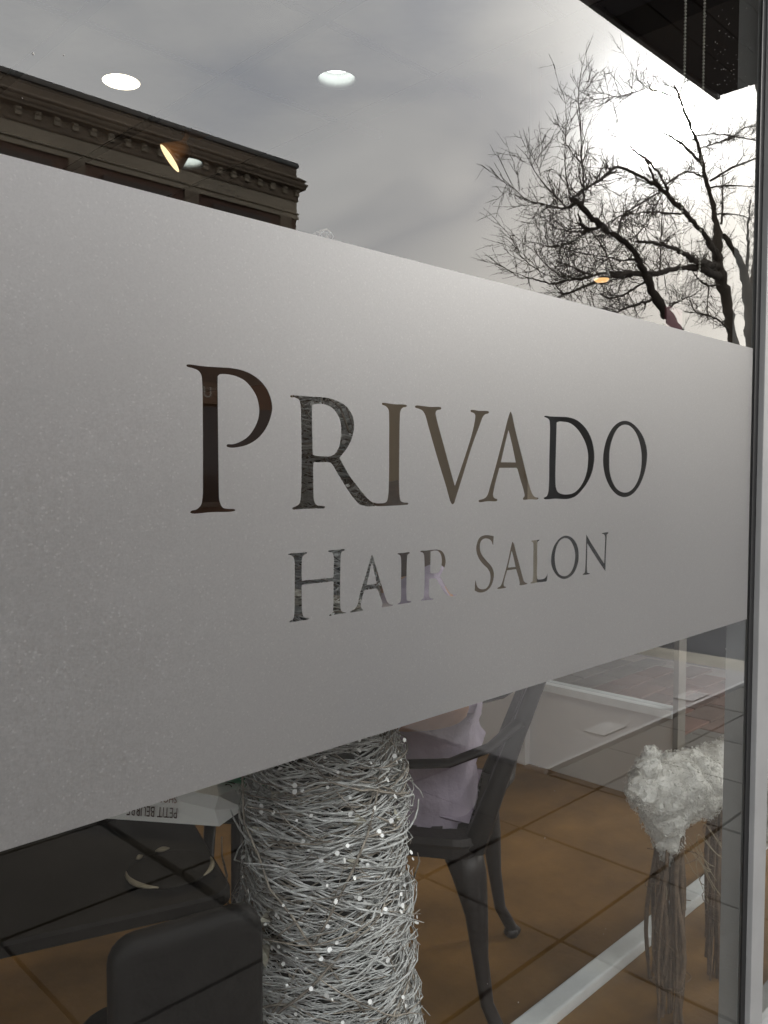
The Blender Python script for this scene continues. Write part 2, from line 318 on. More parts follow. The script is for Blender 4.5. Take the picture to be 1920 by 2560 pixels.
# lettering outlines cut out of the film (x, z, corner) on the glass
LETTERS = [[(0.4039,1.3446,0),(0.4065,1.3453,0),(0.4195,1.345,0),(0.437,1.3454,0),(0.4508,1.3459,0),(0.4636,1.345,0),(0.4751,1.342,0),(0.4869,1.3355,0),(0.495,1.3263,0),(0.4995,1.3132,0),(0.4979,1.3033,0),(0.4925,1.2921,0),(0.4834,1.2821,0),(0.4715,1.2752,0),(0.4599,1.2722,0),(0.45,1.2714,0),(0.4458,1.2726,0),(0.4465,1.2743,0),(0.4529,1.2747,0),(0.4614,1.2773,0),(0.4709,1.2829,0),(0.4783,1.2916,0),(0.4828,1.3014,0),(0.4834,1.3111,0),(0.4808,1.3206,0),(0.475,1.3286,0),(0.4671,1.3352,0),(0.4564,1.3388,0),(0.4466,1.3397,0),(0.439,1.3389,0),(0.4369,1.337,1),(0.4368,1.3248,0),(0.4368,1.2901,0),(0.4369,1.2435,0),(0.437,1.2318,0),(0.4377,1.2213,0),(0.441,1.2153,0),(0.4466,1.2139,0),(0.4543,1.2131,0),(0.455,1.212,0),(0.4508,1.2111,0),(0.4286,1.2113,0),(0.4079,1.2109,0),(0.406,1.2121,0),(0.4073,1.2134,0),(0.4126,1.2145,0),(0.4173,1.2183,0),(0.4191,1.2252,0),(0.4197,1.2436,0),(0.4202,1.2895,0),(0.4202,1.3237,0),(0.42,1.3294,0),(0.4192,1.3367,0),(0.4162,1.3404,0),(0.4103,1.3422,0),(0.4045,1.3432,0)],[(0.5217,1.3244,0),(0.5254,1.3252,0),(0.5366,1.3253,0),(0.5531,1.3253,0),(0.5666,1.3256,0),(0.5822,1.3236,0),(0.5964,1.3184,0),(0.6054,1.3096,0),(0.6086,1.299,0),(0.6062,1.2869,0),(0.5989,1.2746,0),(0.5873,1.2632,1),(0.6016,1.2445,0),(0.6125,1.2337,0),(0.6237,1.2233,0),(0.6332,1.2162,0),(0.6409,1.2139,0),(0.6467,1.2135,0),(0.6553,1.214,0),(0.6585,1.2161,0),(0.6603,1.2223,0),(0.6613,1.2384,0),(0.6616,1.2757,0),(0.6616,1.3066,0),(0.6606,1.3177,0),(0.6562,1.3214,0),(0.6505,1.323,0),(0.6508,1.3245,0),(0.6606,1.3247,0),(0.6694,1.3243,0),(0.6901,1.3242,0),(0.6901,1.3227,0),(0.6837,1.3211,0),(0.6801,1.3172,0),(0.6791,1.3098,0),(0.6784,1.276,0),(0.6781,1.2383,0),(0.6788,1.2219,0),(0.6806,1.2155,0),(0.6857,1.2135,0),(0.6931,1.2126,0),(0.6931,1.2111,0),(0.6821,1.2104,0),(0.6641,1.2102,0),(0.6398,1.2104,0),(0.6256,1.2109,0),(0.6162,1.2132,0),(0.6079,1.2195,0),(0.5997,1.2285,0),(0.589,1.2413,0),(0.5767,1.2565,0),(0.5741,1.2582,0),(0.5646,1.2586,0),(0.5528,1.2583,1),(0.5516,1.257,0),(0.5513,1.2428,0),(0.5514,1.2299,0),(0.5525,1.2183,0),(0.5559,1.2143,0),(0.567,1.2124,0),(0.5666,1.2108,0),(0.5525,1.2108,0),(0.5359,1.2108,0),(0.5246,1.2107,0),(0.5234,1.2121,0),(0.5278,1.2138,0),(0.5327,1.2162,0),(0.5347,1.2238,0),(0.5357,1.2556,0),(0.5356,1.2937,0),(0.5349,1.3151,0),(0.5334,1.3207,0),(0.5285,1.3229,0),(0.5222,1.3231,0)],[(0.5501,1.3166,1),(0.5548,1.3181,0),(0.5666,1.3184,0),(0.5769,1.3154,0),(0.5857,1.3073,0),(0.5895,1.2969,0),(0.5891,1.285,0),(0.5864,1.2744,0),(0.5802,1.267,0),(0.575,1.265,0),(0.5664,1.2645,0),(0.5562,1.265,0),(0.5508,1.266,1),(0.5504,1.2814,0),(0.55,1.307,0)],[(0.704,1.3227,0),(0.7049,1.3245,0),(0.7172,1.3248,0),(0.7307,1.3245,0),(0.7494,1.3248,0),(0.7494,1.3228,0),(0.7424,1.3212,0),(0.7399,1.3182,0),(0.7413,1.312,0),(0.7546,1.2801,0),(0.7691,1.2455,0),(0.7754,1.2313,1),(0.7836,1.2469,0),(0.7983,1.2756,0),(0.8089,1.2992,0),(0.8131,1.3131,0),(0.8135,1.3189,0),(0.8108,1.3212,0),(0.8048,1.3226,0),(0.8048,1.3245,0),(0.8218,1.3245,0),(0.8407,1.3246,0),(0.8408,1.3226,0),(0.8334,1.3206,0),(0.8285,1.3165,0),(0.8219,1.3051,0),(0.8069,1.2785,0),(0.79,1.2428,0),(0.7776,1.2171,0),(0.7739,1.21,0),(0.7708,1.2089,0),(0.7679,1.2109,0),(0.7589,1.2309,0),(0.7427,1.2654,0),(0.7269,1.3016,0),(0.7211,1.3149,0),(0.7163,1.3196,0),(0.7096,1.3214,0)],[(0.8866,1.3267,0),(0.8896,1.3236,0),(0.8961,1.3064,0),(0.9139,1.2658,0),(0.9269,1.2361,0),(0.9361,1.2195,0),(0.9426,1.2141,0),(0.9512,1.2124,0),(0.9505,1.2107,0),(0.9324,1.2109,0),(0.9154,1.2113,0),(0.9159,1.2132,0),(0.9189,1.2157,0),(0.917,1.2228,0),(0.9093,1.2377,0),(0.9017,1.2525,0),(0.9,1.2534,1),(0.8638,1.2533,1),(0.8565,1.2367,0),(0.8521,1.2239,0),(0.851,1.2183,0),(0.8533,1.2147,0),(0.8598,1.2126,0),(0.8592,1.2108,0),(0.8408,1.2108,0),(0.8217,1.2105,0),(0.8217,1.2123,0),(0.8317,1.2142,0),(0.8384,1.2178,0),(0.8451,1.2312,0),(0.8563,1.2567,0),(0.87,1.2897,0),(0.8819,1.3196,0)],[(0.8824,1.3023,1),(0.8903,1.2837,0),(0.8987,1.2605,1),(0.8668,1.2605,1),(0.8743,1.2812,0)],[(0.9628,1.3235,0),(0.965,1.3249,0),(0.9771,1.3247,0),(0.9998,1.3252,0),(1.0233,1.3254,0),(1.0434,1.3228,0),(1.062,1.3157,0),(1.0768,1.3056,0),(1.0877,1.2922,0),(1.0935,1.2752,0),(1.0928,1.2604,0),(1.0867,1.2455,0),(1.0764,1.233,0),(1.0619,1.2219,0),(1.0457,1.2132,0),(1.0296,1.2097,0),(1.0176,1.2092,0),(0.9924,1.2103,0),(0.965,1.2105,0),(0.9637,1.2121,0),(0.9706,1.2143,0),(0.9742,1.2191,0),(0.9759,1.2297,0),(0.9762,1.2672,0),(0.9771,1.2992,0),(0.9769,1.313,0),(0.9753,1.3193,0),(0.9706,1.3218,0)],[(0.9939,1.3169,1),(1.0,1.3184,0),(1.0096,1.3186,0),(1.0254,1.3176,0),(1.0415,1.3122,0),(1.056,1.3027,0),(1.0688,1.2895,0),(1.0758,1.275,0),(1.0761,1.2625,0),(1.0729,1.2478,0),(1.0648,1.2343,0),(1.0516,1.2232,0),(1.0375,1.2173,0),(1.0215,1.2157,0),(1.0077,1.2168,0),(0.9979,1.2202,0),(0.9936,1.2263,0),(0.9922,1.2403,0),(0.9927,1.2781,0),(0.9935,1.305,0)],[(1.1825,1.3271,0),(1.203,1.3247,0),(1.2253,1.3152,0),(1.2433,1.301,0),(1.2536,1.2825,0),(1.2541,1.2676,0),(1.2476,1.2476,0),(1.233,1.2278,0),(1.2136,1.2145,0),(1.1943,1.2088,0),(1.1776,1.2086,0),(1.1587,1.2132,0),(1.1401,1.2242,0),(1.1262,1.2396,0),(1.119,1.257,0),(1.1182,1.271,0),(1.1217,1.2849,0),(1.1291,1.2991,0),(1.1445,1.3147,0),(1.1626,1.3237,0)],[(1.1827,1.3211,0),(1.1983,1.3191,0),(1.2156,1.31,0),(1.2271,1.2968,0),(1.2347,1.2797,0),(1.236,1.2625,0),(1.2324,1.2464,0),(1.2229,1.2316,0),(1.2085,1.2207,0),(1.1917,1.2156,0),(1.175,1.2165,0),(1.1584,1.2227,0),(1.1455,1.2347,0),(1.1383,1.2489,0),(1.1368,1.2642,0),(1.1375,1.2806,0),(1.1428,1.2947,0),(1.1538,1.3092,0),(1.1675,1.3179,0)],[(0.5183,1.1654,0),(0.5188,1.1662,0),(0.5295,1.1662,0),(0.5425,1.1658,0),(0.5418,1.1648,0),(0.5374,1.1631,0),(0.5359,1.1587,0),(0.5354,1.1496,0),(0.5355,1.1374,1),(0.5784,1.1369,1),(0.5787,1.1483,0),(0.5785,1.1601,0),(0.5764,1.1632,0),(0.5711,1.1651,0),(0.5714,1.1658,0),(0.5819,1.166,0),(0.5942,1.1658,0),(0.5942,1.1647,0),(0.5901,1.1631,0),(0.589,1.1594,0),(0.5881,1.1404,0),(0.5877,1.1167,0),(0.588,1.1047,0),(0.5896,1.0998,0),(0.5967,1.097,0),(0.5911,1.0968,0),(0.5832,1.097,0),(0.5723,1.0969,0),(0.5731,1.098,0),(0.5767,1.0995,0),(0.5778,1.1047,0),(0.5783,1.1177,0),(0.5783,1.1328,1),(0.5355,1.1332,1),(0.5353,1.1165,0),(0.5359,1.1051,0),(0.5377,1.1002,0),(0.5451,1.0975,0),(0.5443,1.0967,0),(0.5319,1.0966,0),(0.5193,1.0968,0),(0.5197,1.098,0),(0.5236,1.0992,0),(0.525,1.103,0),(0.526,1.1233,0),(0.5262,1.1459,0),(0.526,1.1583,0),(0.5248,1.1623,0),(0.5223,1.1642,0)],[(0.6347,1.1573,1),(0.6366,1.1541,0),(0.6426,1.1394,0),(0.6512,1.1187,0),(0.6583,1.1029,0),(0.6618,1.0993,0),(0.6684,1.0973,0),(0.6672,1.0966,0),(0.6583,1.0966,0),(0.65,1.097,0),(0.6504,1.0985,0),(0.6509,1.1012,0),(0.6469,1.1104,0),(0.6429,1.1187,1),(0.6234,1.119,1),(0.6197,1.1096,0),(0.618,1.1025,0),(0.6188,1.0993,0),(0.6215,1.0974,0),(0.6205,1.0964,0),(0.6122,1.0965,0),(0.6021,1.0968,0),(0.6027,1.098,0),(0.6081,1.0994,0),(0.6122,1.1031,0),(0.6172,1.1172,0),(0.6256,1.136,0),(0.6315,1.1502,0)],[(0.6351,1.1487,1),(0.6388,1.136,0),(0.6422,1.1242,1),(0.6269,1.1244,1),(0.6306,1.1355,0)],[(0.6752,1.1551,0),(0.6761,1.1556,0),(0.6852,1.1556,0),(0.6957,1.1555,0),(0.6954,1.1543,0),(0.6922,1.153,0),(0.6911,1.1482,0),(0.6904,1.1251,0),(0.6903,1.1058,0),(0.6914,1.0999,0),(0.6983,1.0981,0),(0.6974,1.097,0),(0.6872,1.0969,0),(0.6753,1.0972,0),(0.6762,1.0981,0),(0.6798,1.0995,0),(0.6809,1.1042,0),(0.6812,1.1259,0),(0.681,1.1476,0),(0.6797,1.1528,0)],[(0.7137,1.1549,0),(0.7142,1.1558,0),(0.7229,1.1556,0),(0.7346,1.1557,0),(0.7445,1.1553,0),(0.7526,1.1523,0),(0.7573,1.1466,0),(0.7588,1.139,0),(0.7557,1.1312,0),(0.7487,1.1231,1),(0.7548,1.1151,0),(0.763,1.1048,0),(0.7693,1.0994,0),(0.7801,1.0972,0),(0.7776,1.0962,0),(0.7693,1.0963,0),(0.7631,1.098,0),(0.7569,1.1021,0),(0.7488,1.1117,0),(0.7407,1.1207,0),(0.7368,1.1213,0),(0.7295,1.1215,1),(0.7289,1.1096,0),(0.729,1.1017,0),(0.7309,1.0985,0),(0.7373,1.0968,0),(0.7359,1.0959,0),(0.7251,1.0964,0),(0.7144,1.097,0),(0.7154,1.0981,0),(0.7189,1.0995,0),(0.72,1.1039,0),(0.7207,1.1223,0),(0.7206,1.1446,0),(0.7194,1.1519,0),(0.7171,1.1538,0)],[(0.7317,1.154,1),(0.7386,1.1545,0),(0.7446,1.1535,0),(0.7496,1.1491,0),(0.7516,1.1409,0),(0.7497,1.133,0),(0.7457,1.128,0),(0.7387,1.1273,0),(0.7312,1.1282,1),(0.7313,1.1412,0)],[(0.853,1.1654,1),(0.8523,1.1598,0),(0.852,1.1537,1),(0.8505,1.1546,0),(0.848,1.1589,0),(0.8432,1.1621,0),(0.8376,1.1633,0),(0.831,1.1628,0),(0.8261,1.1596,0),(0.8243,1.1545,0),(0.8256,1.1474,0),(0.8303,1.1413,0),(0.8397,1.1335,0),(0.8493,1.1257,0),(0.8535,1.1182,0),(0.8532,1.1111,0),(0.8486,1.102,0),(0.841,1.0968,0),(0.8307,1.0949,0),(0.8215,1.0959,0),(0.8145,1.0989,1),(0.815,1.1064,0),(0.8158,1.1122,1),(0.8173,1.1097,0),(0.8196,1.1037,0),(0.8242,1.1003,0),(0.8307,1.0988,0),(0.8382,1.0995,0),(0.8434,1.1037,0),(0.8462,1.1105,0),(0.8455,1.1177,0),(0.8408,1.124,0),(0.8313,1.1307,0),(0.8229,1.1383,0),(0.8183,1.1456,0),(0.817,1.1527,0),(0.8191,1.1595,0),(0.8236,1.165,0),(0.8319,1.1674,0),(0.8413,1.1673,0)],[(0.8932,1.1564,1),(0.8961,1.1529,0),(0.9013,1.141,0),(0.9087,1.1245,0),(0.9161,1.1078,0),(0.9204,1.1,0),(0.9278,1.097,0),(0.9257,1.0962,0),(0.909,1.0967,0),(0.9096,1.0985,0),(0.9079,1.1048,0),(0.9012,1.1187,1),(0.882,1.1187,1),(0.8766,1.1077,0),(0.8747,1.1007,0),(0.8758,1.0984,0),(0.8803,1.0967,0),(0.8787,1.096,0),(0.8607,1.0965,0),(0.8615,1.0975,0),(0.8669,1.099,0),(0.8708,1.1034,0),(0.8785,1.1196,0),(0.8843,1.1337,0),(0.89,1.1503,0)],[(0.8915,1.1435,1),(0.8963,1.1322,0),(0.8999,1.1218,1),(0.8838,1.1222,1),(0.8873,1.1323,0)],[(0.935,1.154,0),(0.9365,1.1547,0),(0.9461,1.1547,0),(0.9548,1.1547,0),(0.9537,1.1535,0),(0.9505,1.1521,0),(0.9497,1.1452,0),(0.9498,1.1263,0),(0.9495,1.1061,0),(0.9508,1.1009,0),(0.9556,1.0999,0),(0.9666,1.1001,0),(0.9721,1.1028,0),(0.975,1.1073,1),(0.9746,1.1013,0),(0.9729,1.096,0),(0.9667,1.0956,0),(0.9514,1.0961,0),(0.9342,1.0964,0),(0.9346,1.0974,0),(0.9388,1.0988,0),(0.94,1.1044,0),(0.9401,1.127,0),(0.9402,1.1458,0),(0.9397,1.1512,0),(0.938,1.153,0)],[(1.018,1.1568,0),(1.0323,1.1544,0),(1.0445,1.1471,0),(1.052,1.1372,0),(1.0542,1.1263,0),(1.0525,1.1144,0),(1.0442,1.103,0),(1.0311,1.0961,0),(1.0169,1.0948,0),(1.0028,1.0987,0),(0.99,1.1083,0),(0.9837,1.1185,0),(0.9831,1.1276,0),(0.9861,1.1377,0),(0.9928,1.1469,0),(1.0041,1.154,0)],[(1.0176,1.1533,0),(1.0288,1.1506,0),(1.0373,1.1435,0),(1.0436,1.1324,0),(1.0443,1.1217,0),(1.0415,1.1126,0),(1.0345,1.1038,0),(1.0239,1.0992,0),(1.0133,1.0993,0),(1.0027,1.1039,0),(0.9957,1.1124,0),(0.9927,1.123,0),(0.9934,1.1346,0),(0.9974,1.1434,0),(1.0053,1.1507,0)],[(1.0738,1.1561,1),(1.0868,1.1431,0),(1.1051,1.1268,0),(1.1253,1.1086,1),(1.1262,1.1268,0),(1.1271,1.1435,0),(1.1261,1.1505,0),(1.1229,1.1532,0),(1.117,1.1545,0),(1.1181,1.1551,0),(1.1372,1.1551,0),(1.1362,1.1539,0),(1.1322,1.1523,0),(1.1316,1.146,0),(1.1304,1.1195,0),(1.1296,1.0961,1),(1.1188,1.1049,0),(1.0975,1.1232,0),(1.0774,1.1417,1),(1.0771,1.1233,0),(1.077,1.1056,0),(1.0789,1.0986,0),(1.0858,1.0969,0),(1.084,1.0961,0),(1.0652,1.0967,0),(1.0664,1.0977,0),(1.0706,1.0993,0),(1.072,1.106,0),(1.0732,1.1304,0),(1.0736,1.1467,0)]]
# tree limbs: (tree, is_trunk, [(x, y, z, radius)])
LIMBS = [(0,1,[(28.89,-11.0,-0.46,0.262),(28.42,-11.0,3.63,0.216),(28.11,-11.0,5.21,0.187),(27.61,-11.0,6.15,0.172),(27.29,-11.0,7.0,0.183),(26.77,-11.0,7.51,0.206),(26.6,-11.0,8.07,0.166),(26.56,-11.0,8.75,0.153),(26.43,-11.0,9.1,0.102),(26.2,-11.0,9.61,0.082),(25.83,-11.0,10.05,0.075),(25.5,-11.0,10.53,0.068),(25.29,-11.0,10.86,0.061),(25.08,-11.0,11.17,0.055),(24.63,-11.0,11.51,0.048),(24.25,-11.0,11.8,0.042),(23.9,-11.0,12.15,0.035),(23.77,-11.0,12.27,0.029),(23.43,-11.0,12.45,0.017)]),(0,0,[(26.69,-11.0,7.99,0.116),(25.9,-10.85,8.2,0.1),(25.2,-10.71,8.26,0.086),(24.48,-10.56,8.36,0.072),(23.63,-10.41,8.42,0.07),(22.83,-10.27,8.45,0.068),(21.94,-10.12,8.51,0.066),(21.09,-9.97,8.55,0.063),(20.4,-9.83,8.5,0.051),(19.86,-9.68,8.43,0.045),(18.86,-9.53,8.36,0.039),(17.92,-9.39,8.26,0.037),(17.18,-9.24,8.11,0.036),(16.17,-9.09,7.48,0.026),(15.41,-8.95,7.13,0.025),(14.87,-8.8,6.81,0.016)]),(0,0,[(20.75,-9.8,8.48,0.042),(20.06,-9.63,8.69,0.035),(19.32,-9.47,8.71,0.034),(18.58,-9.3,8.66,0.029),(17.84,-9.13,8.55,0.023),(16.93,-8.97,8.62,0.013),(16.4,-8.8,8.55,0.009)]),(0,0,[(20.07,-9.6,8.34,0.04),(19.64,-9.57,8.44,0.035),(19.24,-9.53,8.69,0.029),(19.0,-9.5,8.77,0.019)]),(0,0,[(25.35,-11.0,10.7,0.049),(25.14,-11.25,11.02,0.043),(24.89,-11.5,11.33,0.043),(24.68,-11.75,11.57,0.037),(24.62,-12.0,11.74,0.019)]),(0,0,[(24.89,-11.0,11.27,0.03),(24.75,-11.25,11.3,0.024),(24.89,-11.5,11.33,0.018)]),(0,0,[(25.91,-11.0,10.29,0.044),(26.08,-10.62,10.52,0.037),(25.86,-10.25,10.54,0.037),(26.46,-9.88,10.79,0.031),(26.75,-9.5,11.01,0.018)]),(0,0,[(25.97,-11.0,10.1,0.031),(25.99,-10.67,10.12,0.025),(26.57,-10.33,10.15,0.019),(27.48,-10.0,10.21,0.013)]),(0,0,[(25.3,-11.0,11.15,0.025),(27.0,-11.25,11.83,0.026),(28.71,-11.5,12.55,0.024),(30.3,-11.75,13.4,0.026),(32.54,-12.0,14.19,0.023)]),(0,0,[(24.96,-11.0,11.41,0.024),(25.69,-10.77,11.62,0.022),(26.49,-10.53,11.7,0.023),(28.14,-10.3,11.92,0.019)]),(0,0,[(23.82,-11.0,12.17,0.026),(22.21,-10.74,11.77,0.022),(20.93,-10.49,11.39,0.021),(19.75,-10.23,10.84,0.018),(18.67,-9.97,10.34,0.015),(17.43,-9.71,9.81,0.011),(16.59,-9.46,9.46,0.009),(15.65,-9.2,9.25,0.007)]),(0,0,[(20.58,-10.3,11.22,0.013),(19.83,-10.2,11.18,0.01),(19.56,-10.1,11.22,0.01),(19.51,-10.0,11.52,0.007)]),(0,0,[(23.77,-11.0,12.23,0.014),(24.32,-11.15,12.86,0.012),(25.06,-11.3,13.5,0.01)]),(0,0,[(21.29,-10.1,8.85,0.032),(22.01,-10.32,9.22,0.033),(22.98,-10.55,9.66,0.034),(24.02,-10.78,10.08,0.03),(25.4,-11.0,10.29,0.031)]),(0,0,[(26.49,-11.0,7.77,0.128),(25.18,-10.73,7.56,0.122),(24.08,-10.47,7.36,0.106),(22.69,-10.2,7.31,0.067),(21.26,-9.93,7.19,0.053),(19.76,-9.67,6.97,0.04),(18.43,-9.4,6.7,0.029)]),(0,0,[(26.65,-11.0,7.48,0.141),(25.52,-10.82,7.41,0.124),(24.46,-10.64,7.33,0.108),(22.91,-10.46,7.03,0.074),(21.49,-10.29,6.63,0.076),(20.14,-10.11,6.34,0.078),(18.45,-9.93,6.03,0.049),(17.9,-9.75,5.94,0.038),(16.87,-9.57,5.69,0.032),(16.24,-9.39,5.48,0.031),(15.31,-9.21,5.27,0.025),(14.43,-9.04,5.0,0.02),(13.48,-8.86,4.95,0.014),(12.78,-8.68,4.81,0.009),(12.27,-8.5,4.83,0.006)]),(1,1,[(24.56,-10.0,-0.23,0.204),(23.13,-9.93,3.25,0.171),(21.72,-9.86,5.06,0.13),(20.74,-9.79,5.38,0.136),(19.9,-9.71,5.72,0.112),(19.46,-9.64,6.1,0.1),(18.89,-9.57,6.35,0.078),(18.37,-9.5,6.57,0.072),(17.55,-9.43,6.66,0.069),(17.2,-9.36,6.64,0.073),(16.64,-9.29,6.7,0.071),(16.09,-9.21,6.76,0.069),(15.64,-9.14,6.83,0.064),(15.22,-9.07,6.86,0.05),(14.94,-9.0,6.85,0.025)]),(1,0,[(15.18,-9.0,6.79,0.033),(14.77,-8.89,6.55,0.032),(14.26,-8.78,6.43,0.024),(13.8,-8.67,6.36,0.015),(13.27,-8.56,6.24,0.015),(12.79,-8.44,6.16,0.013),(12.39,-8.33,6.13,0.011),(12.02,-8.22,6.15,0.009),(11.56,-8.11,6.15,0.007),(11.3,-8.0,6.17,0.005)]),(1,0,[(14.86,-9.0,6.61,0.02),(14.33,-8.9,6.67,0.016),(13.78,-8.8,6.76,0.016),(13.53,-8.7,6.72,0.014),(13.21,-8.6,6.82,0.011),(12.86,-8.5,6.82,0.007),(12.55,-8.4,6.99,0.005)]),(1,0,[(13.63,-8.8,6.91,0.012),(13.44,-8.77,7.1,0.009),(13.14,-8.73,7.21,0.008),(13.01,-8.7,7.36,0.005)]),(1,0,[(15.76,-9.2,6.92,0.026),(15.99,-9.31,7.34,0.026),(16.11,-9.43,7.69,0.024),(16.22,-9.54,8.18,0.022),(16.41,-9.66,8.62,0.02),(16.5,-9.77,9.22,0.014),(16.6,-9.89,9.82,0.011),(16.93,-10.0,10.32,0.006)]),(1,0,[(14.94,-9.0,6.83,0.016),(14.96,-9.07,7.15,0.016),(14.97,-9.14,7.42,0.015),(15.05,-9.21,7.79,0.012),(15.21,-9.29,8.27,0.01),(15.34,-9.36,8.66,0.008),(15.44,-9.43,9.14,0.007),(15.33,-9.5,9.35,0.005)]),(1,0,[(15.03,-9.0,6.84,0.025),(16.1,-9.33,7.39,0.026),(17.12,-9.67,7.85,0.027),(18.56,-10.0,8.55,0.019)]),(1,0,[(16.75,-9.4,6.7,0.045),(16.22,-9.32,6.49,0.044),(15.79,-9.25,6.49,0.034),(15.57,-9.18,6.58,0.025),(15.42,-9.1,6.64,0.017)]),(1,0,[(16.18,-9.3,6.46,0.022),(15.01,-9.03,6.18,0.017),(14.01,-8.77,5.99,0.012),(13.3,-8.5,6.0,0.006)]),(1,0,[(16.06,-9.3,6.42,0.022),(14.86,-8.93,5.89,0.018),(13.96,-8.57,5.59,0.016),(12.82,-8.2,5.3,0.007)]),(1,0,[(16.34,-9.3,6.46,0.022),(16.81,-9.4,6.35,0.022),(17.24,-9.5,6.25,0.023),(17.56,-9.6,6.1,0.019),(17.95,-9.7,5.96,0.014)]),(1,0,[(19.38,-9.8,6.45,0.03),(18.57,-9.6,6.36,0.029),(17.81,-9.4,6.13,0.023),(16.87,-9.2,6.01,0.018),(15.59,-9.0,5.81,0.015),(14.37,-8.8,5.68,0.01),(13.6,-8.6,5.65,0.006)]),(0,0,[(17.5,-9.0,5.71,0.064),(16.6,-8.87,5.5,0.053),(15.81,-8.73,5.3,0.046),(15.12,-8.6,5.06,0.033),(14.45,-8.47,4.82,0.024),(13.75,-8.33,4.61,0.019),(13.34,-8.2,4.46,0.015)]),(0,0,[(13.86,-8.4,4.63,0.012),(13.43,-8.3,4.72,0.009),(13.05,-8.2,4.74,0.006)]),(0,0,[(15.43,-8.8,5.32,0.021),(14.69,-8.67,5.3,0.018),(14.11,-8.53,5.28,0.014),(13.57,-8.4,5.2,0.008)]),(0,0,[(14.37,-8.7,5.05,0.016),(13.78,-8.6,5.1,0.013),(13.26,-8.5,5.17,0.01),(12.86,-8.4,5.29,0.006)]),(0,0,[(13.51,-8.6,4.99,0.013),(12.75,-8.43,5.01,0.01),(12.26,-8.27,5.06,0.008),(11.89,-8.1,5.12,0.006)]),(2,1,[(38.2,-14.0,-1.34,0.36),(37.43,-14.0,4.34,0.316),(36.9,-14.0,6.89,0.277),(36.64,-14.0,8.4,0.258),(36.16,-14.0,9.51,0.187),(35.42,-14.0,10.22,0.134),(34.72,-14.0,10.5,0.116),(33.93,-14.0,10.79,0.097)]),(2,0,[(36.64,-14.0,8.4,0.155),(37.32,-14.12,9.72,0.122),(37.81,-14.25,10.69,0.088),(38.42,-14.38,11.88,0.054),(38.47,-14.5,12.8,0.036)]),(2,0,[(36.29,-14.0,9.37,0.085),(36.1,-13.83,10.65,0.068),(35.47,-13.67,11.48,0.05),(35.41,-13.5,12.41,0.025)]),(1,0,[(20.82,-10.0,6.47,0.023),(20.97,-10.07,6.93,0.021),(21.12,-10.15,7.43,0.021),(21.36,-10.23,8.09,0.019),(21.49,-10.3,8.67,0.013)]),(1,0,[(17.94,-9.6,6.77,0.024),(18.37,-9.8,7.32,0.024),(19.15,-10.0,7.61,0.025),(20.27,-10.2,7.95,0.026),(21.63,-10.4,8.28,0.031),(23.25,-10.6,8.62,0.035)]),(0,0,[(20.46,-9.8,8.44,0.026),(19.08,-9.48,7.84,0.022),(17.46,-9.15,7.1,0.018),(16.08,-8.82,6.51,0.014),(15.0,-8.5,5.9,0.008)]),(0,0,[(20.49,-9.8,8.38,0.021),(19.52,-9.53,7.69,0.02),(18.71,-9.27,7.17,0.017),(17.53,-9.0,6.46,0.012)]),(0,0,[(26.73,-11.0,7.21,0.039),(25.54,-10.83,6.95,0.031),(24.53,-10.67,6.99,0.024),(23.85,-10.5,7.04,0.018)]),(0,0,[(27.75,-11.0,5.85,0.04),(26.32,-10.8,6.03,0.032),(24.92,-10.6,5.99,0.027),(23.71,-10.4,5.86,0.023),(22.96,-10.2,6.15,0.015)]),(0,0,[(25.55,-10.8,6.93,0.025),(25.22,-10.7,6.24,0.018),(25.09,-10.6,5.84,0.012)]),(0,0,[(26.82,-11.0,9.16,0.039),(27.27,-11.17,9.67,0.033),(27.66,-11.33,10.44,0.026),(27.98,-11.5,11.21,0.013)]),(0,0,[(26.39,-11.0,9.38,0.032),(26.93,-10.83,9.45,0.026),(27.45,-10.67,9.54,0.019),(28.01,-10.5,9.43,0.013)]),(0,0,[(21.64,-8.0,11.13,0.03),(21.76,-7.9,10.65,0.04),(21.89,-7.8,10.16,0.05)]),(1,0,[(20.23,-9.8,5.68,0.041),(19.04,-9.6,5.34,0.034),(17.91,-9.4,5.04,0.028),(16.85,-9.2,4.71,0.022),(15.85,-9.0,4.66,0.017)]),(1,0,[(21.07,-10.0,5.47,0.043),(22.02,-10.13,5.88,0.033),(22.9,-10.27,6.14,0.023),(23.81,-10.4,6.4,0.012)]),(1,0,[(19.8,-9.8,6.07,0.03),(18.92,-9.65,5.72,0.029),(17.9,-9.5,5.33,0.028),(17.07,-9.35,5.14,0.023),(16.5,-9.2,5.15,0.013)])]
# ------------------------------------------------------------------ shared materials
M_CONC = mat('pavement_concrete', (0.066, 0.058, 0.049), 0.85, var=0.45, vscale=3.0, bump=0.3, bscale=90)
M_CONC2 = mat('smooth_concrete', (0.29, 0.275, 0.27), 0.75, var=0.18, vscale=2.2, bump=0.15, bscale=70)  # paler smooth zone; lighter tone away from the canopy shade is partly painted in
M_PALE = mat('pale_cover_plate', (0.38, 0.375, 0.37), 0.6, var=0.1, vscale=12)
M_JOINT = mat('joint_dirt', (0.018, 0.016, 0.014), 0.95, var=0.4, vscale=8)
M_ASPH = mat('asphalt', (0.055, 0.056, 0.06), 0.9, var=0.3, vscale=1.5, bump=0.4, bscale=150)
M_FLOOR = mat('brown_polished_floor', (0.27, 0.145, 0.046), 0.50, var=0.55, vscale=2.6, bump=0.05, bscale=60)
M_TAN = mat('tan_wall_paint', (0.26, 0.21, 0.145), 0.8, var=0.08, vscale=1.2)
M_BROWNW = mat('brown_wall_paint', (0.07, 0.036, 0.018), 0.8, var=0.2, vscale=1.0)
M_WHITEW = mat('white_wall_paint', (0.60, 0.57, 0.54), 0.7, var=0.10, vscale=3.0)
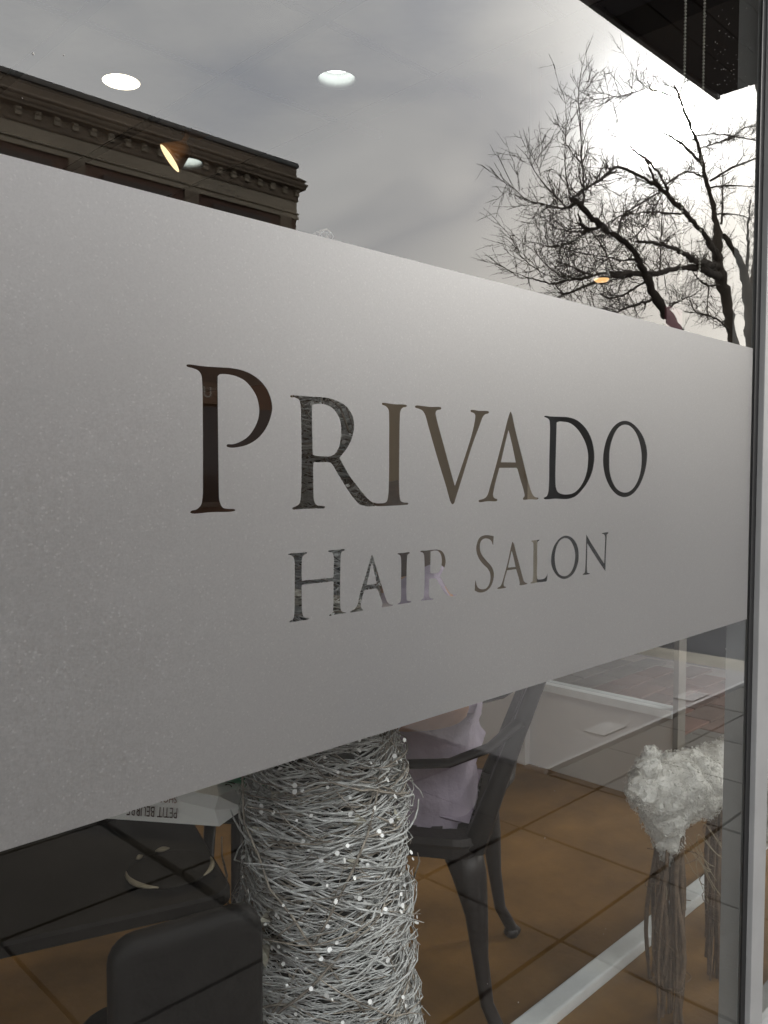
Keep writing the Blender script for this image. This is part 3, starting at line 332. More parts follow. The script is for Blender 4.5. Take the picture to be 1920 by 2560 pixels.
M_WHITE = mat('white_trim_paint', (0.74, 0.76, 0.76), 0.45, var=0.16, vscale=9)
M_CEIL = mat('ceiling_panel_fibre', (0.20, 0.20, 0.225), 0.9, var=0.12, vscale=20)
M_GRID = mat('dark_ceiling_bar', (0.03, 0.03, 0.04), 0.7)
M_SOFFIT = mat('dark_brown_soffit_paint', (0.030, 0.020, 0.015), 0.7, var=0.3, vscale=2.0)
M_ALU = mat('brushed_aluminium_paint', (0.30, 0.30, 0.292), 0.42, metal=0.0, var=0.14, vscale=7.0)
M_RUB = mat('black_rubber', (0.008, 0.008, 0.008), 0.5)
M_SHOPW = mat('facade_render', (0.30, 0.27, 0.24), 0.85, var=0.2, vscale=1.5)
M_DARK = mat('dark_recess_paint', (0.045, 0.038, 0.032), 0.8, var=0.2, vscale=1.0)
M_IRON = mat('dark_bronze_cast_metal', (0.026, 0.020, 0.0185), 0.42, metal=0.2, var=0.35, vscale=14, bump=0.06, bscale=120)
M_CLEAR = clear_mat()
M_GLASS = glass_mat('window_glass', (0.90, 0.905, 0.89), 2.1)
M_PANE = glass_mat('thin_pane_glass', (0.93, 0.94, 0.935), 1.5)
M_FILM = film_mat()

# ------------------------------------------------------------------ setting: ground
box_obj('road', (-300, -300, -0.16), (300, 300, -0.10), M_ASPH, kind='structure')
pav = box_obj('pavement', (-2.2, -3.3, -0.099), (5.15, -0.03, -0.022), M_JOINT, kind='structure')
XS = [-2.2, -1.8, -1.28, -0.76, -0.24, 0.27, 0.79, 1.33, 1.85, 2.35, 2.85, 3.32, 3.795, 4.3, 4.80, 5.15]
YS = [0.03, 0.54, 1.03, 1.59, 2.10, 2.62, 3.30]
for i in range(len(XS) - 1):
    for j in range(len(YS) - 1):
        x0, x1, y0, y1 = XS[i], XS[i + 1], YS[j], YS[j + 1]
        if x0 > 2.8 and y0 > 1.5: continue
        if x0 > 2.8 and y1 > 1.5: y1 = 1.262
        gx0 = 0.016 if abs(x0 - 1.33) < .01 else 0.006; gx1 = 0.016 if abs(x1 - 1.33) < .01 else 0.006
        w, d = x1 - x0 - gx0 - gx1, y1 - y0 - 0.012
        dz = random.uniform(-0.0015, 0.0015)
        MB().box((-w / 2, -d / 2, -0.022), (w / 2, d / 2, 0.0)).build('paving_slab', M_CONC, pav, bevel=0.003).location = ((x0 + gx0 + x1 - gx1) / 2, -(y0 + y1) / 2, dz)
MB().box((2.865, -3.3, -0.022), (5.15, -1.29, 0.010)).build('smooth_concrete_panel', M_CONC2, pav, bevel=0.004)
MB().box((2.865, -1.288, -0.022), (5.15, -1.266, 0.016)).build('edging_strip', M_PALE, pav, bevel=0.003)
kb = MB().box((5.19, -40, -0.099), (5.52, -0.03, -0.004)).build('kerb', mat('kerb_stone', (0.36, 0.33, 0.27), 0.85, var=0.3, vscale=5), bevel=0.01, kind='structure')
for x, y, lab in ((3.52, -1.325, 'pale rectangular cover plate in the pavement, nearer the shop window corner'), (4.375, -1.295, 'pale rectangular cover plate in the pavement, farther along towards the kerb')):
    MB().box((-0.105, -0.055, 0.0), (0.105, 0.055, 0.006)).build('cover_plate', M_PALE, None, bevel=0.002, label=lab, category='cover plate', group='pale plates in the pavement').location = (x, y - 0.06, 0.011)
# opposite side of the street
box_obj('opposite_pavement', (-40, -13.6, -0.099), (60, -11.2, 0.02), mat('far_pavement', (0.24, 0.23, 0.21), 0.9, var=0.2, vscale=0.8), kind='structure')

# ------------------------------------------------------------------ setting: shop interior and front
box_obj('floor', (-4, 0.06, -0.09), (2.9, 5.0, 0.0), M_FLOOR, kind='structure')
shop = thing('shop_building', 'salon shop front with dark overhanging canopy and interior walls', 'building')
box_obj('back_wall', (-4, 5.0, -0.1), (5.3, 5.15, 3.3), M_BROWNW, shop)
box_obj('end_wall', (-4.15, 0.0, -0.1), (-4.003, 4.997, 3.3), M_BROWNW, shop)
box_obj('facade_wall', (-4.15, -0.06, 2.76), (5.3, 0.055, 5.6), M_SHOPW, shop)
box_obj('roof_slab', (-4.0, 0.06, 3.0), (5.196, 4.997, 3.2), M_DARK, shop)
MB().box((2.87, 1.385, 0.0), (2.95, 4.997, 0.33)).box((2.90, 0.745, 0.0), (2.95, 1.385, 0.33)).build('knee_wall', M_WHITEW, shop)
box_obj('side_wall', (2.874, 1.387, 0.333), (2.947, 3.10, 1.74), M_TAN, shop)
box_obj('side_wall', (2.876, 3.103, 0.333), (2.947, 4.994, 1.74), M_BROWNW, shop)
box_obj('dark_upper_wall', (2.876, 1.389, 1.743), (2.947, 4.994, 2.96), M_DARK, shop)  # upper side wall, coloured dark so little lamplight shows over the reflection
MB().box((2.893, 0.722, 0.0), (2.952, 0.742, 0.98)).build('side_window_post', mat('beige_post_paint', (0.15, 0.135, 0.11), 0.6), shop)
sf = MB().box((2.885, 0.744, 0.332), (2.96, 1.383, 0.362)).build('side_window_frame', M_WHITE, shop)
MB().box((2.915, 0.745, 0.364), (2.921, 1.383, 0.97)).build('side_pane', M_PANE, sf)
# entry recess beside the shop with brick paving
brk = box_obj('brick_paving', (2.955, 0.0, -0.09), (5.2, 3.2, -0.012), mat('pale_mortar', (0.36, 0.31, 0.26), 0.9, var=0.2), kind='structure')
bm_ = [mat('red_brick_paver_%s' % s, c, 0.8, var=0.25, vscale=5) for s, c in (('warm', (0.24, 0.13, 0.095)), ('dark', (0.19, 0.12, 0.09)), ('rust', (0.22, 0.135, 0.10)))]
bm2_ = [mat('tan_paver_%s' % s, c, 0.8, var=0.25, vscale=5) for s, c in (('a', (0.22, 0.20, 0.17)), ('b', (0.20, 0.18, 0.15)))]
bme = [MB().box((-0.145, -0.07, 0), (0.145, 0.07, 0.018)).mesh('brick', m, bevel=0.004) for m in bm_]
bme2 = [MB().box((-0.145, -0.07, 0), (0.145, 0.07, 0.018)).mesh('brick', m, bevel=0.004) for m in bm2_]
for r in range(20):
    for c in range(7):
        x = 2.96 + 0.15 + c * 0.305 + (0.15 if r % 2 else 0); y = 0.1 + r * 0.152
        if x > 5.05: continue
        link('brick', random.choice(bme if (x > 3.75 and y < 1.8) else bme2), brk, (x, y, -0.012 + random.uniform(0, 0.002)))
box_obj('recess_back_wall', (2.955, 3.2, -0.1), (5.198, 3.3, 2.98), M_DARK, shop)
box_obj('recess_side_wall', (5.2, 0.0, -0.1), (5.3, 3.3, 3.25), M_DARK, shop)
box_obj('recess_ceiling', (2.955, 0.058, 2.885), (5.199, 3.198, 2.995), M_DARK, shop)
# canopy overhead: dark boards under a fascia
can = MB().box((-6, -1.26, 3.225), (4.375, -0.063, 3.42)).build('canopy', M_SOFFIT, shop)
for k in range(8):
    y1 = -0.07 - k * 0.149
    MB().box((-6, y1 - 0.143, 3.20), (4.37, y1, 3.222)).build('soffit_board', M_SOFFIT, can, bevel=0.003)
box_obj('canopy_fascia', (-6, -1.285, 3.19), (4.385, -1.263, 3.43), mat('canopy_fascia_metal', (0.35, 0.33, 0.31), 0.5), can)

# ceiling with lay-in panels between dark bars
ceil = box_obj('ceiling', (-4.0, 0.06, 2.965), (2.9, 4.997, 2.995), M_GRID, kind='structure')
gx = [1.366 + 0.62 * k for k in range(-9, 3)]; gy = [2.27 + 0.61 * k for k in range(-4, 5)]
pme = MB().box((-0.289, -0.284, 0), (0.289, 0.284, 0.02)).mesh('ceiling_panel', M_CEIL)
HOLES = [(1.702, 2.593), (2.325, 1.961), (2.386, 3.204)]
for a in range(len(gx) - 1):
    for b in range(len(gy) - 1):
        cx, cyy = (gx[a] + gx[a + 1]) / 2, (gy[b] + gy[b + 1]) / 2
        if cx > 2.6 or cyy < 0.35 or cyy > 4.7: continue
        hit = [h for h in HOLES if abs(h[0] - cx) < 0.31 and abs(h[1] - cyy) < 0.305]
        if hit:
            outl = [[(-0.289, -0.284), (0.289, -0.284), (0.289, 0.284), (-0.289, 0.284)]]
            for h in hit:
                ox = min(max(h[0] - cx, -0.2), 0.2); oy = min(max(h[1] - cyy, -0.2), 0.2)
                outl.append([(ox + 0.078 * math.cos(t), oy + 0.078 * math.sin(t)) for t in np.linspace(0, 2 * math.pi, 33)[:-1]])
                h_new = (cx + ox, cyy + oy); HOLES[HOLES.index(h)] = h_new
            me = curve_fill_mesh('ceiling_panel', outl, 0.008, M_CEIL); link('ceiling_panel', me, ceil, (cx, cyy, 2.860))
        else: link('ceiling_panel', pme, ceil, (cx, cyy, 2.852))
bars = MB()
for x in gx: bars.box((x - 0.024, 0.065, 2.846), (x + 0.024, 4.99, 2.884))
for y in gy: bars.box((-3.99, y - 0.012, 2.848), (2.895, y + 0.012, 2.883))
bars.build('ceiling_bars', M_GRID, ceil)

# ------------------------------------------------------------------ the shop window
win = thing('shop_window', 'large shop window with frosted lettered band and grey aluminium mullion', 'window')
def pane(x0, x1):
    m = MB().box((x0, 0.0, 0.062), (x1, 0.008, 2.74)); o = m.build('glass_pane', [M_GLASS, M_CLEAR], win)
    for p in o.data.polygons: p.material_index = 0 if p.normal.y < -0.5 else 1
    return o
pane_main = pane(-1.9, 1.698); pane(1.767, 2.82)
outl = [[(-1.2, 0.954), (1.672, 0.954), (1.672, 1.489), (-1.2, 1.489)]] + [catmull(l) for l in LETTERS]
fo = link('frosted_film', curve_fill_mesh('frosted_film', outl, 0.00015, M_FILM), win, (0, -0.0006, 0)); fo.rotation_euler = (R(90), 0, 0)
fo['label'] = 'grey frosted film band with cut-out words PRIVADO HAIR SALON'
box_obj('gasket', (1.678, -0.0035, 0.06), (1.699, -0.0002, 2.74), M_RUB, win)
box_obj('gasket', (1.766, -0.0035, 0.06), (1.777, -0.0002, 2.74), M_RUB, win)
box_obj('mullion', (1.70, -0.014, 0.0), (1.765, 0.052, 2.755), M_ALU, win, bevel=0.0015)
box_obj('bottom_rail', (-1.9, -0.012, 0.0), (1.698, 0.05, 0.060), M_ALU, win, bevel=0.0015)
box_obj('bottom_rail', (1.767, -0.012, 0.0), (2.82, 0.05, 0.060), M_ALU, win, bevel=0.0015)
box_obj('top_rail', (-1.9, -0.010, 2.742), (2.82, 0.05, 2.758), M_ALU, win)
box_obj('corner_post', (2.822, -0.014, 0.0), (2.90, 0.055, 2.758), M_ALU, win, bevel=0.0015)
box_obj('end_post', (-1.97, -0.014, 0.0), (-1.902, 0.055, 2.758), M_ALU, win, bevel=0.0015)
sp = MB()
for _ in range(110):
    if random.random() < 0.6: x, z = random.gauss(1.53, 0.06), random.gauss(1.99, 0.06)
    else: x, z = random.uniform(0.2, 1.66), random.uniform(0.4, 2.0)
    if 0.95 < z < 1.495 or x > 1.67: continue
    r = random.choice((0.0004, 0.0006, 0.0006, 0.0009))
    sp.add([(x + r * math.cos(t), -0.0004, z + r * math.sin(t)) for t in np.arange(6) * math.pi / 3] + [(x, -0.0009, z)], [(i, (i + 1) % 6, 6) for i in range(6)])
sp.build('dust_specks', mat('dust', (0.55, 0.53, 0.5), 0.8), win, kind='stuff')

# white trim strip on the shop floor, parallel to the glass
MB().box((-1.2, 0.356, 0.0), (2.86, 0.408, 0.031)).build('floor_trim_strip', M_WHITE, None, bevel=0.006, label='long white painted trim strip lying along the brown shop floor', category='trim strip')

# beaded blind chains
bead = mat('chain_bead_plastic', (0.42, 0.41, 0.36), 0.4)
for x, lab in ((1.490, 'beaded blind chain, the one farther from the mullion'), (1.568, 'beaded blind chain, the one nearer the mullion')):
    m = MB().tube([(0, 0, 0), (0, 0, 1.18)], 0.0006, 5)
    for k in range(int(1.18 / 0.0062)):
        m.lathe([(0.0002, -0.0025), (0.0021, -0.0013), (0.0025, 0), (0.0021, 0.0013), (0.0002, 0.0025)], (0, 0, k * 0.0062), 6)
    m.build('bead_chain', bead, None, smooth=True, label=lab, category='blind chain', group='blind chains hanging inside the window').location = (x, 0.062, 1.56)

# ------------------------------------------------------------------ lamps seen through the glass
def lamp_light(parent, kind, energy, col, loc, size=0.13, rot=None, spot=None):
    l = bpy.data.lights.new('lamp', kind); l.energy = energy; l.color = col
    if kind == 'AREA': l.shape = 'DISK'; l.size = size
    o = bpy.data.objects.new('lamp_light', l); COL.objects.link(o); o.parent = parent; o.location = loc
    if rot: o.rotation_euler = rot
    return o
M_TRIM = mat('downlight_trim_white', (0.20, 0.21, 0.20), 0.6)
warm_e = mat('warm_lit_diffuser', (0.9, 0.85, 0.7), 0.5, emit=(1.0, 0.86, 0.62), estr=4.0)
white_e = mat('white_lit_diffuser', (0.9, 0.9, 0.9), 0.5, emit=(0.95, 1.0, 0.98), estr=2.4)
def downlight(loc, deep, label):
    t = thing('downlight', label, 'downlight', (loc[0], loc[1], 2.852), 0, 'round ceiling downlights')
    if deep:
        MB().lathe([(0.084, -0.004), (0.084, 0.0), (0.0775, 0.0), (0.074, 0.02), (0.069, 0.058), (0.071, 0.064), (0.086, 0.004)], k=32).build('trim_ring', M_TRIM, t, smooth=True)
        MB().lathe([(0.0685, 0.057), (0.0, 0.057)], k=32).build('lamp_disc', white_e, t)
        lamp_light(t, 'AREA', 0.12, (0.95, 1, 0.97), (0, 0, 0.053), 0.11)
    else:
        MB().lathe([(0.080, 0.002), (0.080, -0.006), (0.075, -0.007), (0.0745, 0.0)], k=32).build('trim_ring', M_TRIM, t, smooth=True)
        MB().lathe([(0.0743, -0.004), (0.05, -0.006), (0.0, -0.0065)], k=32).build('lamp_disc', warm_e, t)
        lamp_light(t, 'AREA', 4.2, (1, 0.80, 0.52), (0, 0, -0.02), 0.13)
downlight(HOLES[0], False, 'warm glowing flush round downlight in the ceiling')
downlight(HOLES[1], True, 'white recessed downlight with open reflector, nearer the window')
downlight(HOLES[2], True, 'white recessed downlight behind the tilted spotlight')
ts = thing('tilted_spotlight', 'warm lit spotlight tilted sideways on a short ceiling arm', 'spotlight', (2.16, 2.84, 2.852))
body = Matrix.Translation((-0.06, 0.05, -0.132)) @ Vector((-0.70, 0.40, -0.62)).to_track_quat('Z', 'Y').to_matrix().to_4x4()
bronze = mat('orange_bronze_lamp_body', (0.20, 0.10, 0.045), 0.5, metal=0.2)
MB().lathe([(0.0, -0.10), (0.035, -0.098), (0.045, -0.07), (0.070, -0.012), (0.075, 0.0), (0.070, 0.003)], k=28, M=body).build('lamp_body', bronze, ts, smooth=True)
MB().lathe([(0.0702, 0.001), (0.0, 0.003)], k=28, M=body).build('lamp_disc', mat('warm_spot_diffuser', (0.9, 0.85, 0.7), 0.5, emit=(1, 0.80, 0.46), estr=0.75), ts)
MB().tube([(-0.02, 0.01, -0.07), (0.0, 0, -0.03), (0.0, 0, 0.0)], 0.012, 12).box((0.0, -0.05, -0.006), (0.10, 0.05, 0.0)).build('ceiling_mount', bronze, ts)
pn = thing('pendant_lamp', 'small orange lit pendant lamp hanging from the ceiling on a cord', 'pendant lamp', (2.62, 0.90, 1.915))
MB().lathe([(0.0, 0.062), (0.016, 0.06), (0.024, 0.03), (0.033, 0.004), (0.031, 0.003), (0.022, 0.028)], k=20).build('lamp_shade', mat('dark_shade', (0.02, 0.018, 0.017), 0.4), pn, smooth=True)
MB().lathe([(0.0, -0.006), (0.02, -0.004), (0.027, 0.004), (0.0, 0.02)], k=16).build('bulb', mat('orange_bulb', (0.8, 0.5, 0.2), 0.4, emit=(1, 0.55, 0.22), estr=0.6), pn, smooth=True)
MB().tube([(0, 0, 0.06), (0, 0, 0.93)], 0.002, 6).build('cord', M_RUB, pn)
bl = thing('hanging_bulb', 'tiny yellow lit bulb hanging near the mullion side of the window', 'bulb', (2.80, 0.40, 1.742))
MB().lathe([(0.0, -0.016), (0.007, -0.012), (0.009, -0.004), (0.005, 0.006), (0.0, 0.008)], k=12).build('bulb_glass', mat('yellow_bulb', (0.9, 0.8, 0.4), 0.4, emit=(1, 0.82, 0.3), estr=2.2), bl, smooth=True)
MB().tube([(0, 0, 0.006), (0, 0, 0.024)], 0.005, 8).tube([(0, 0, 0.02), (0, 0, 1.1)], 0.0012, 5).build('bulb_holder', M_RUB, bl)
MB().box((-0.06, -0.004, 0), (0.06, 0.004, 0.16)).build('maroon_banner', mat('maroon_cloth', (0.10, 0.025, 0.04), 0.8), None, bevel=0.002, label='small maroon cloth banner hanging on the inner side wall', category='banner').location = (2.80, 0.72, 1.66)

# ------------------------------------------------------------------ silver twig cone tree in the window
CX, CY = 0.757, 0.22
ZP = [0.0, 0.20, 0.42, 0.65, 0.85, 1.05, 1.25, 1.40, 1.50, 1.57]; RP = [0.138, 0.137, 0.130, 0.114, 0.106, 0.074, 0.052, 0.036, 0.022, 0.008]
def crad(z): return np.interp(z, ZP, RP)
ct = thing('cone_tree', 'silver glitter twig cone tree with sequins standing behind the glass', 'decorative tree', (CX, CY, 0))
MB().lathe([(0.0, 0.0)] + [(max(0.001, r - 0.030), z) for z, r in zip(ZP, RP)], k=32).build('inner_cone', mat('dark_green_grey_core', (0.022, 0.026, 0.024), 0.9), ct, smooth=True)
M_TWIG = mat('silver_glitter_twig', (0.86, 0.875, 0.88), 0.38, metal=0.0, var=0.5, vscale=55.0, col2=(0.34, 0.335, 0.32), bump=0.5, bscale=700)
M_TWIG2 = mat('brown_silver_twig', (0.46, 0.41, 0.35), 0.55, metal=0.0, var=0.55, vscale=40.0, col2=(0.10, 0.085, 0.07))
def cone_strands(N, loose):
    out = []
    for _ in range(N):
        while True:
            z0 = rng.uniform(0.02, 1.54)
            if rng.random() < crad(z0) / 0.14 + 0.08: break
        r0 = crad(z0); L = rng.uniform(0.05, 0.30); n = max(6, int(L / 0.016)); s = np.linspace(0, 1, n)
        slope = rng.normal(0, 0.22) if not loose else rng.normal(0, 1.1)
        th0 = rng.uniform(0, 2 * np.pi); dr = 1 if rng.random() < .5 else -1
        th = th0 + dr * L * s / max(r0, 0.02)
        z = z0 + slope * L * s + 0.010 * np.sin(s * rng.uniform(2, 9) + rng.uniform(0, 6)) * rng.uniform(0.2, 1.2)
        off = rng.uniform(-0.016, 0.006) + rng.uniform(0.0, 0.010) * np.sin(s * rng.uniform(2, 8) + rng.uniform(0, 6))
        if rng.random() < (0.09 if not loose else 0.45): off = off + rng.uniform(0.010, 0.045) * np.clip(s - 0.55, 0, 1) ** 1.3 * 2
        z = np.clip(z, 0.004, 1.575); rr = crad(z) + off + 0.004 * np.sin(z * 37 + 3 * np.sin(th * 2)) + 0.003 * np.sin(z * 90)
        rr = np.maximum(rr, 0.003)
        P = np.stack([rr * np.cos(th), rr * np.sin(th), z], 1)
        P += rng.normal(0, 0.0011, P.shape)
        w = rng.choice([0.0006, 0.0008, 0.0010, 0.0012, 0.0017]) * (1.15 if loose else 1)
        out.append((P, w * (1 - 0.5 * np.abs(2 * s - 1) ** 4)))
    # short curls poking out
    return out
V, F = tubes_np(cone_strands(4500, False), 4); link('silver_twigs', np_mesh('silver_twigs', V, F, M_TWIG), ct, kind='stuff')
V, F = tubes_np(cone_strands(600, False) + cone_strands(330, True), 4); link('brown_twigs', np_mesh('brown_twigs', V, F, M_TWIG2), ct, kind='stuff')
M_SEQ = mat('silver_sequin', (0.97, 0.97, 0.97), 0.22, metal=0.0, spec=1.0)
sq = MB().add([(0.0034 * math.cos(t), 0.0034 * math.sin(t), 0) for t in np.arange(6) * math.pi / 3] + [(0.0034 * math.cos(t), 0.0034 * math.sin(t), 0.0004) for t in np.arange(6) * math.pi / 3],
              [(5, 4, 3, 2, 1, 0), (6, 7, 8, 9, 10, 11)] + [(i, (i + 1) % 6, 6 + (i + 1) % 6, 6 + i) for i in range(6)]).mesh('sequin', M_SEQ)
for _ in range(298):
    z = random.choice((random.uniform(0.3, 1.1), random.uniform(0.25, 1.5))); th = R(-122) + random.gauss(0, 0.75); r = crad(z) + random.uniform(0.007, 0.016)
    o = link('sequin', sq, ct, (r * math.cos(th), r * math.sin(th), z)); s_ = random.uniform(0.55, 1.15); o.scale = (s_, s_, s_)
    nrm = Vector((math.cos(th), math.sin(th), random.uniform(-0.1, 0.8))) + Vector((random.gauss(0, .45), random.gauss(0, .45), random.gauss(0, .45)))
    o.rotation_euler = nrm.to_track_quat('Z', 'Y').to_euler()
M_SCRAP = mat('cream_tissue_scrap', (0.46, 0.44, 0.36), 0.6, var=0.4, vscale=90)
for _ in range(24):
    z = random.uniform(0.3, 1.25); th = R(-125) + random.gauss(0, 0.9); r = crad(z) + random.uniform(0.0, 0.008); a, b = random.uniform(0.008, 0.018), random.uniform(0.004, 0.009)
    m = MB(); vs_ = []
    for i in range(4):
        u = i / 3 - .5
        vs_ += [(u * a * 2, -b, 0.006 * math.sin(u * 4)), (u * a * 2 * 0.7, b, 0.006 * math.cos(u * 5))]
    vs_ += [(x, y, z_ - 0.0006) for x, y, z_ in vs_]
    m.add(vs_, [(2 * i, 2 * i + 2, 2 * i + 3, 2 * i + 1) for i in range(3)] + [(8 + 2 * i, 8 + 2 * i + 1, 8 + 2 * i + 3, 8 + 2 * i + 2) for i in range(3)])
    o = m.build('tissue_scrap', M_SCRAP, ct); o.location = (r * math.cos(th), r * math.sin(th), z)
    o.rotation_euler = (Vector((math.cos(th), math.sin(th), random.gauss(0, .4))).to_track_quat('Z', 'Y').to_matrix() @ Matrix.Rotation(random.uniform(0, 6), 3, 'Z')).to_euler()

# ------------------------------------------------------------------ woolly sheep decoration on twig legs
sh = thing('woolly_sheep', 'white woolly sheep decoration on brown twig bundle legs behind the mullion', 'sheep decoration', (1.70, 0.19, 0))
M_WOOL = mat('cream_wool', (0.90, 0.875, 0.82), 0.95, var=0.18, vscale=28, bump=0.5, bscale=160)
M_STICK = mat('brown_vine_stick', (0.24, 0.16, 0.10), 0.8, var=0.5, vscale=30, bump=0.5, bscale=200)
body_pts = [(-0.070, 0, 0.565, 0.036), (-0.052, 0, 0.612, 0.028), (-0.045, 0, 0.638, 0.018), (-0.02, 0, 0.555, 0.062), (0.06, 0, 0.535, 0.078), (0.17, 0, 0.515, 0.075), (0.30, 0, 0.50, 0.078), (0.42, 0, 0.49, 0.08), (0.54, 0, 0.47, 0.085), (0.62, 0, 0.42, 0.08), (0.66, 0, 0.33, 0.06), (0.66, 0, 0.25, 0.04), (0.64, 0.04, 0.56, 0.06), (0.68, 0.05, 0.66, 0.055), (0.74, 0.05, 0.70, 0.045),
            (0.02, 0, 0.485, 0.050), (0.04, 0, 0.43, 0.036), (0.055, 0, 0.385, 0.022)]
def ico(sub):
    b_ = bmesh.new(); bmesh.ops.create_icosphere(b_, subdivisions=sub, radius=1)
    v = np.array([tuple(x.co) for x in b_.verts]); b_.verts.index_update(); f = np.array([[x.index for x in fc.verts] for fc in b_.faces]); b_.free(); return v, f
def wool(pts, per_area, smin, smax):
    Vs, Fs, k = [], [], 0
    v4, f4 = ico(4); v1, f1 = ico(1); C_ = np.array(pts)
    for x, y, z, r in pts:
        nz = np.array([mnoise.fractal(Vector(d) * 2.0 + Vector((x, y, z)) * 30, 1.0, 2.0, 4) for d in v4])
        Vs.append(np.array([x, y, z]) + v4 * r * 0.95 * (1 + 0.20 * nz)[:, None]); Fs.append(f4 + k); k += len(v4)
        n = int(per_area * r * r); d = rng.normal(0, 1, (n, 3)); d /= np.linalg.norm(d, axis=1, keepdims=True)
        nd = np.array([mnoise.fractal(Vector(q) * 2.0 + Vector((x, y, z)) * 30, 1.0, 2.0, 4) for q in d])
        c = np.array([x, y, z]) + d * r * (0.95 * (1 + 0.20 * nz.mean() * 0 + 0.20 * nd) + rng.uniform(-0.02, 0.05, n))[:, None]
        dist = np.linalg.norm(c[:, None, :] - C_[None, :, :3], axis=2); c = c[(dist > C_[None, :, 3] * 0.84).all(1)]
        n = len(c)
        if not n: continue
        q = rng.normal(0, 1, (n, 3, 3)) * 0.35 + np.eye(3); s_ = rng.uniform(smin, smax, n)
        w_ = np.einsum('nij,mj->nmi', q, v1) * s_[:, None, None] + c[:, None, :]
        Vs.append(w_.reshape(-1, 3)); Fs.append((f1[None] + (np.arange(n) * len(v1))[:, None, None]).reshape(-1, 3) + k); k += n * len(v1)
    return np.concatenate(Vs), np.concatenate(Fs)
V, F = wool(body_pts, 80000, 0.0016, 0.0034)
fl = link('fleece', np_mesh('fleece', V, F, M_WOOL), sh)
cu_ = []
C_ = np.array(body_pts); wgt = C_[:, 3] ** 2; wgt /= wgt.sum()
while len(cu_) < 13000:
    x, y, z, r = C_[rng.choice(len(C_), p=wgt)]
    d = rng.normal(0, 1, 3); d /= np.linalg.norm(d); p = np.array([x, y, z]) + d * r * rng.uniform(0.93, 1.05)
    if (np.linalg.norm(C_[:, :3] - p, axis=1) < C_[:, 3] * 0.86).any(): continue
    u = np.cross(d, rng.normal(0, 1, 3)); u /= np.linalg.norm(u); w2 = np.cross(d, u); t_ = np.linspace(0, rng.uniform(2.5, 6.5), 7); q = rng.uniform(0.0016, 0.0040)
    cu_.append((p + np.outer(np.cos(t_) * q, u) + np.outer(np.sin(t_) * q, w2 * 0.7 + d * 0.7) + np.outer(t_ * 0.0010, d + np.array([0, 0, -0.6])), np.full(7, rng.uniform(0.0003, 0.0007))))
V, F = tubes_np(cu_, 3); link('fleece_curls', np_mesh('fleece_curls', V, F, M_WOOL), sh, kind='stuff')
def stick_leg(cx, cy, top, spread, n, lean=0.0):
    st = []
    for _ in range(n * 2 // 3):
        a = random.uniform(0, 6.28); q = math.sqrt(random.random())
        s = np.linspace(0, 1, 9); rr = 0.034 * q * (1 + spread * s)
        P = np.stack([cx + lean * s + rr * math.cos(a) + random.uniform(.002, .010) * np.sin(s * random.uniform(3, 9) + a), cy + rr * math.sin(a) * 0.9 + random.uniform(.002, .010) * np.cos(s * random.uniform(3, 9) + a), top - (top - random.choice((0.0, 0.0, random.uniform(0, 0.12)))) * s], 1)
        st.append((P, np.full(9, random.uniform(0.0022, 0.0066)) * np.linspace(1.1, 0.8, 9)))
    for _ in range(7):   # vine tendrils round the leg
        s = np.linspace(0, 1, 14); a = random.uniform(0, 6.28); z0 = random.uniform(0.08, top - 0.06); rr = 0.036 + 0.012 * np.sin(s * 7)
        P = np.stack([cx + lean * (1 - z0 / top) + rr * np.cos(a + s * random.uniform(2, 6)), cy + rr * np.sin(a + s * random.uniform(2, 6)), z0 - s * random.uniform(-0.03, 0.10)], 1)
        st.append((P, np.full(14, 0.0011)))
    V, F = tubes_np(st, 5); link('leg', np_mesh('leg', V, F, M_STICK), sh)
stick_leg(0.052, -0.005, 0.44, 0.25, 34, 0.0); stick_leg(0.20, 0.075, 0.47, 0.15, 26, -0.01); stick_leg(0.285, -0.02, 0.45, 0.2, 28, 0.01); stick_leg(0.47, 0.06, 0.47, 0.2, 28)
MB().tube([(0.75, 0.05, 0.71), (0.80, 0.05, 0.69), (0.84, 0.05, 0.66)], [0.035, 0.03, 0.018], 10).build('muzzle', M_STICK, sh, smooth=True)
for s in (-1, 1): MB().tube([(0.72, 0.05 + s * 0.03, 0.73), (0.70, 0.05 + s * 0.07, 0.745), (0.69, 0.05 + s * 0.10, 0.73)], [0.012, 0.015, 0.004], 8).build('ear', M_WOOL, sh, smooth=True)
st = []
for _ in range(14):
    p = Vector((random.uniform(0.05, 0.2), random.uniform(-0.06, 0.03), random.uniform(0.36, 0.47))); s = np.linspace(0, 1, 8)
    st.append((np.stack([p.x + s * random.uniform(-.06, .09), p.y - 0.02 * s + 0.01 * np.sin(s * 5), p.z - s * random.uniform(0.02, .14) + 0.01 * np.sin(s * 6)], 1), np.full(8, 0.0008)))
V, F = tubes_np(st, 4); link('vine_tendrils', np_mesh('vine_tendrils', V, F, mat('pale_vine', (0.38, 0.31, 0.2), 0.8)), sh, kind='stuff')

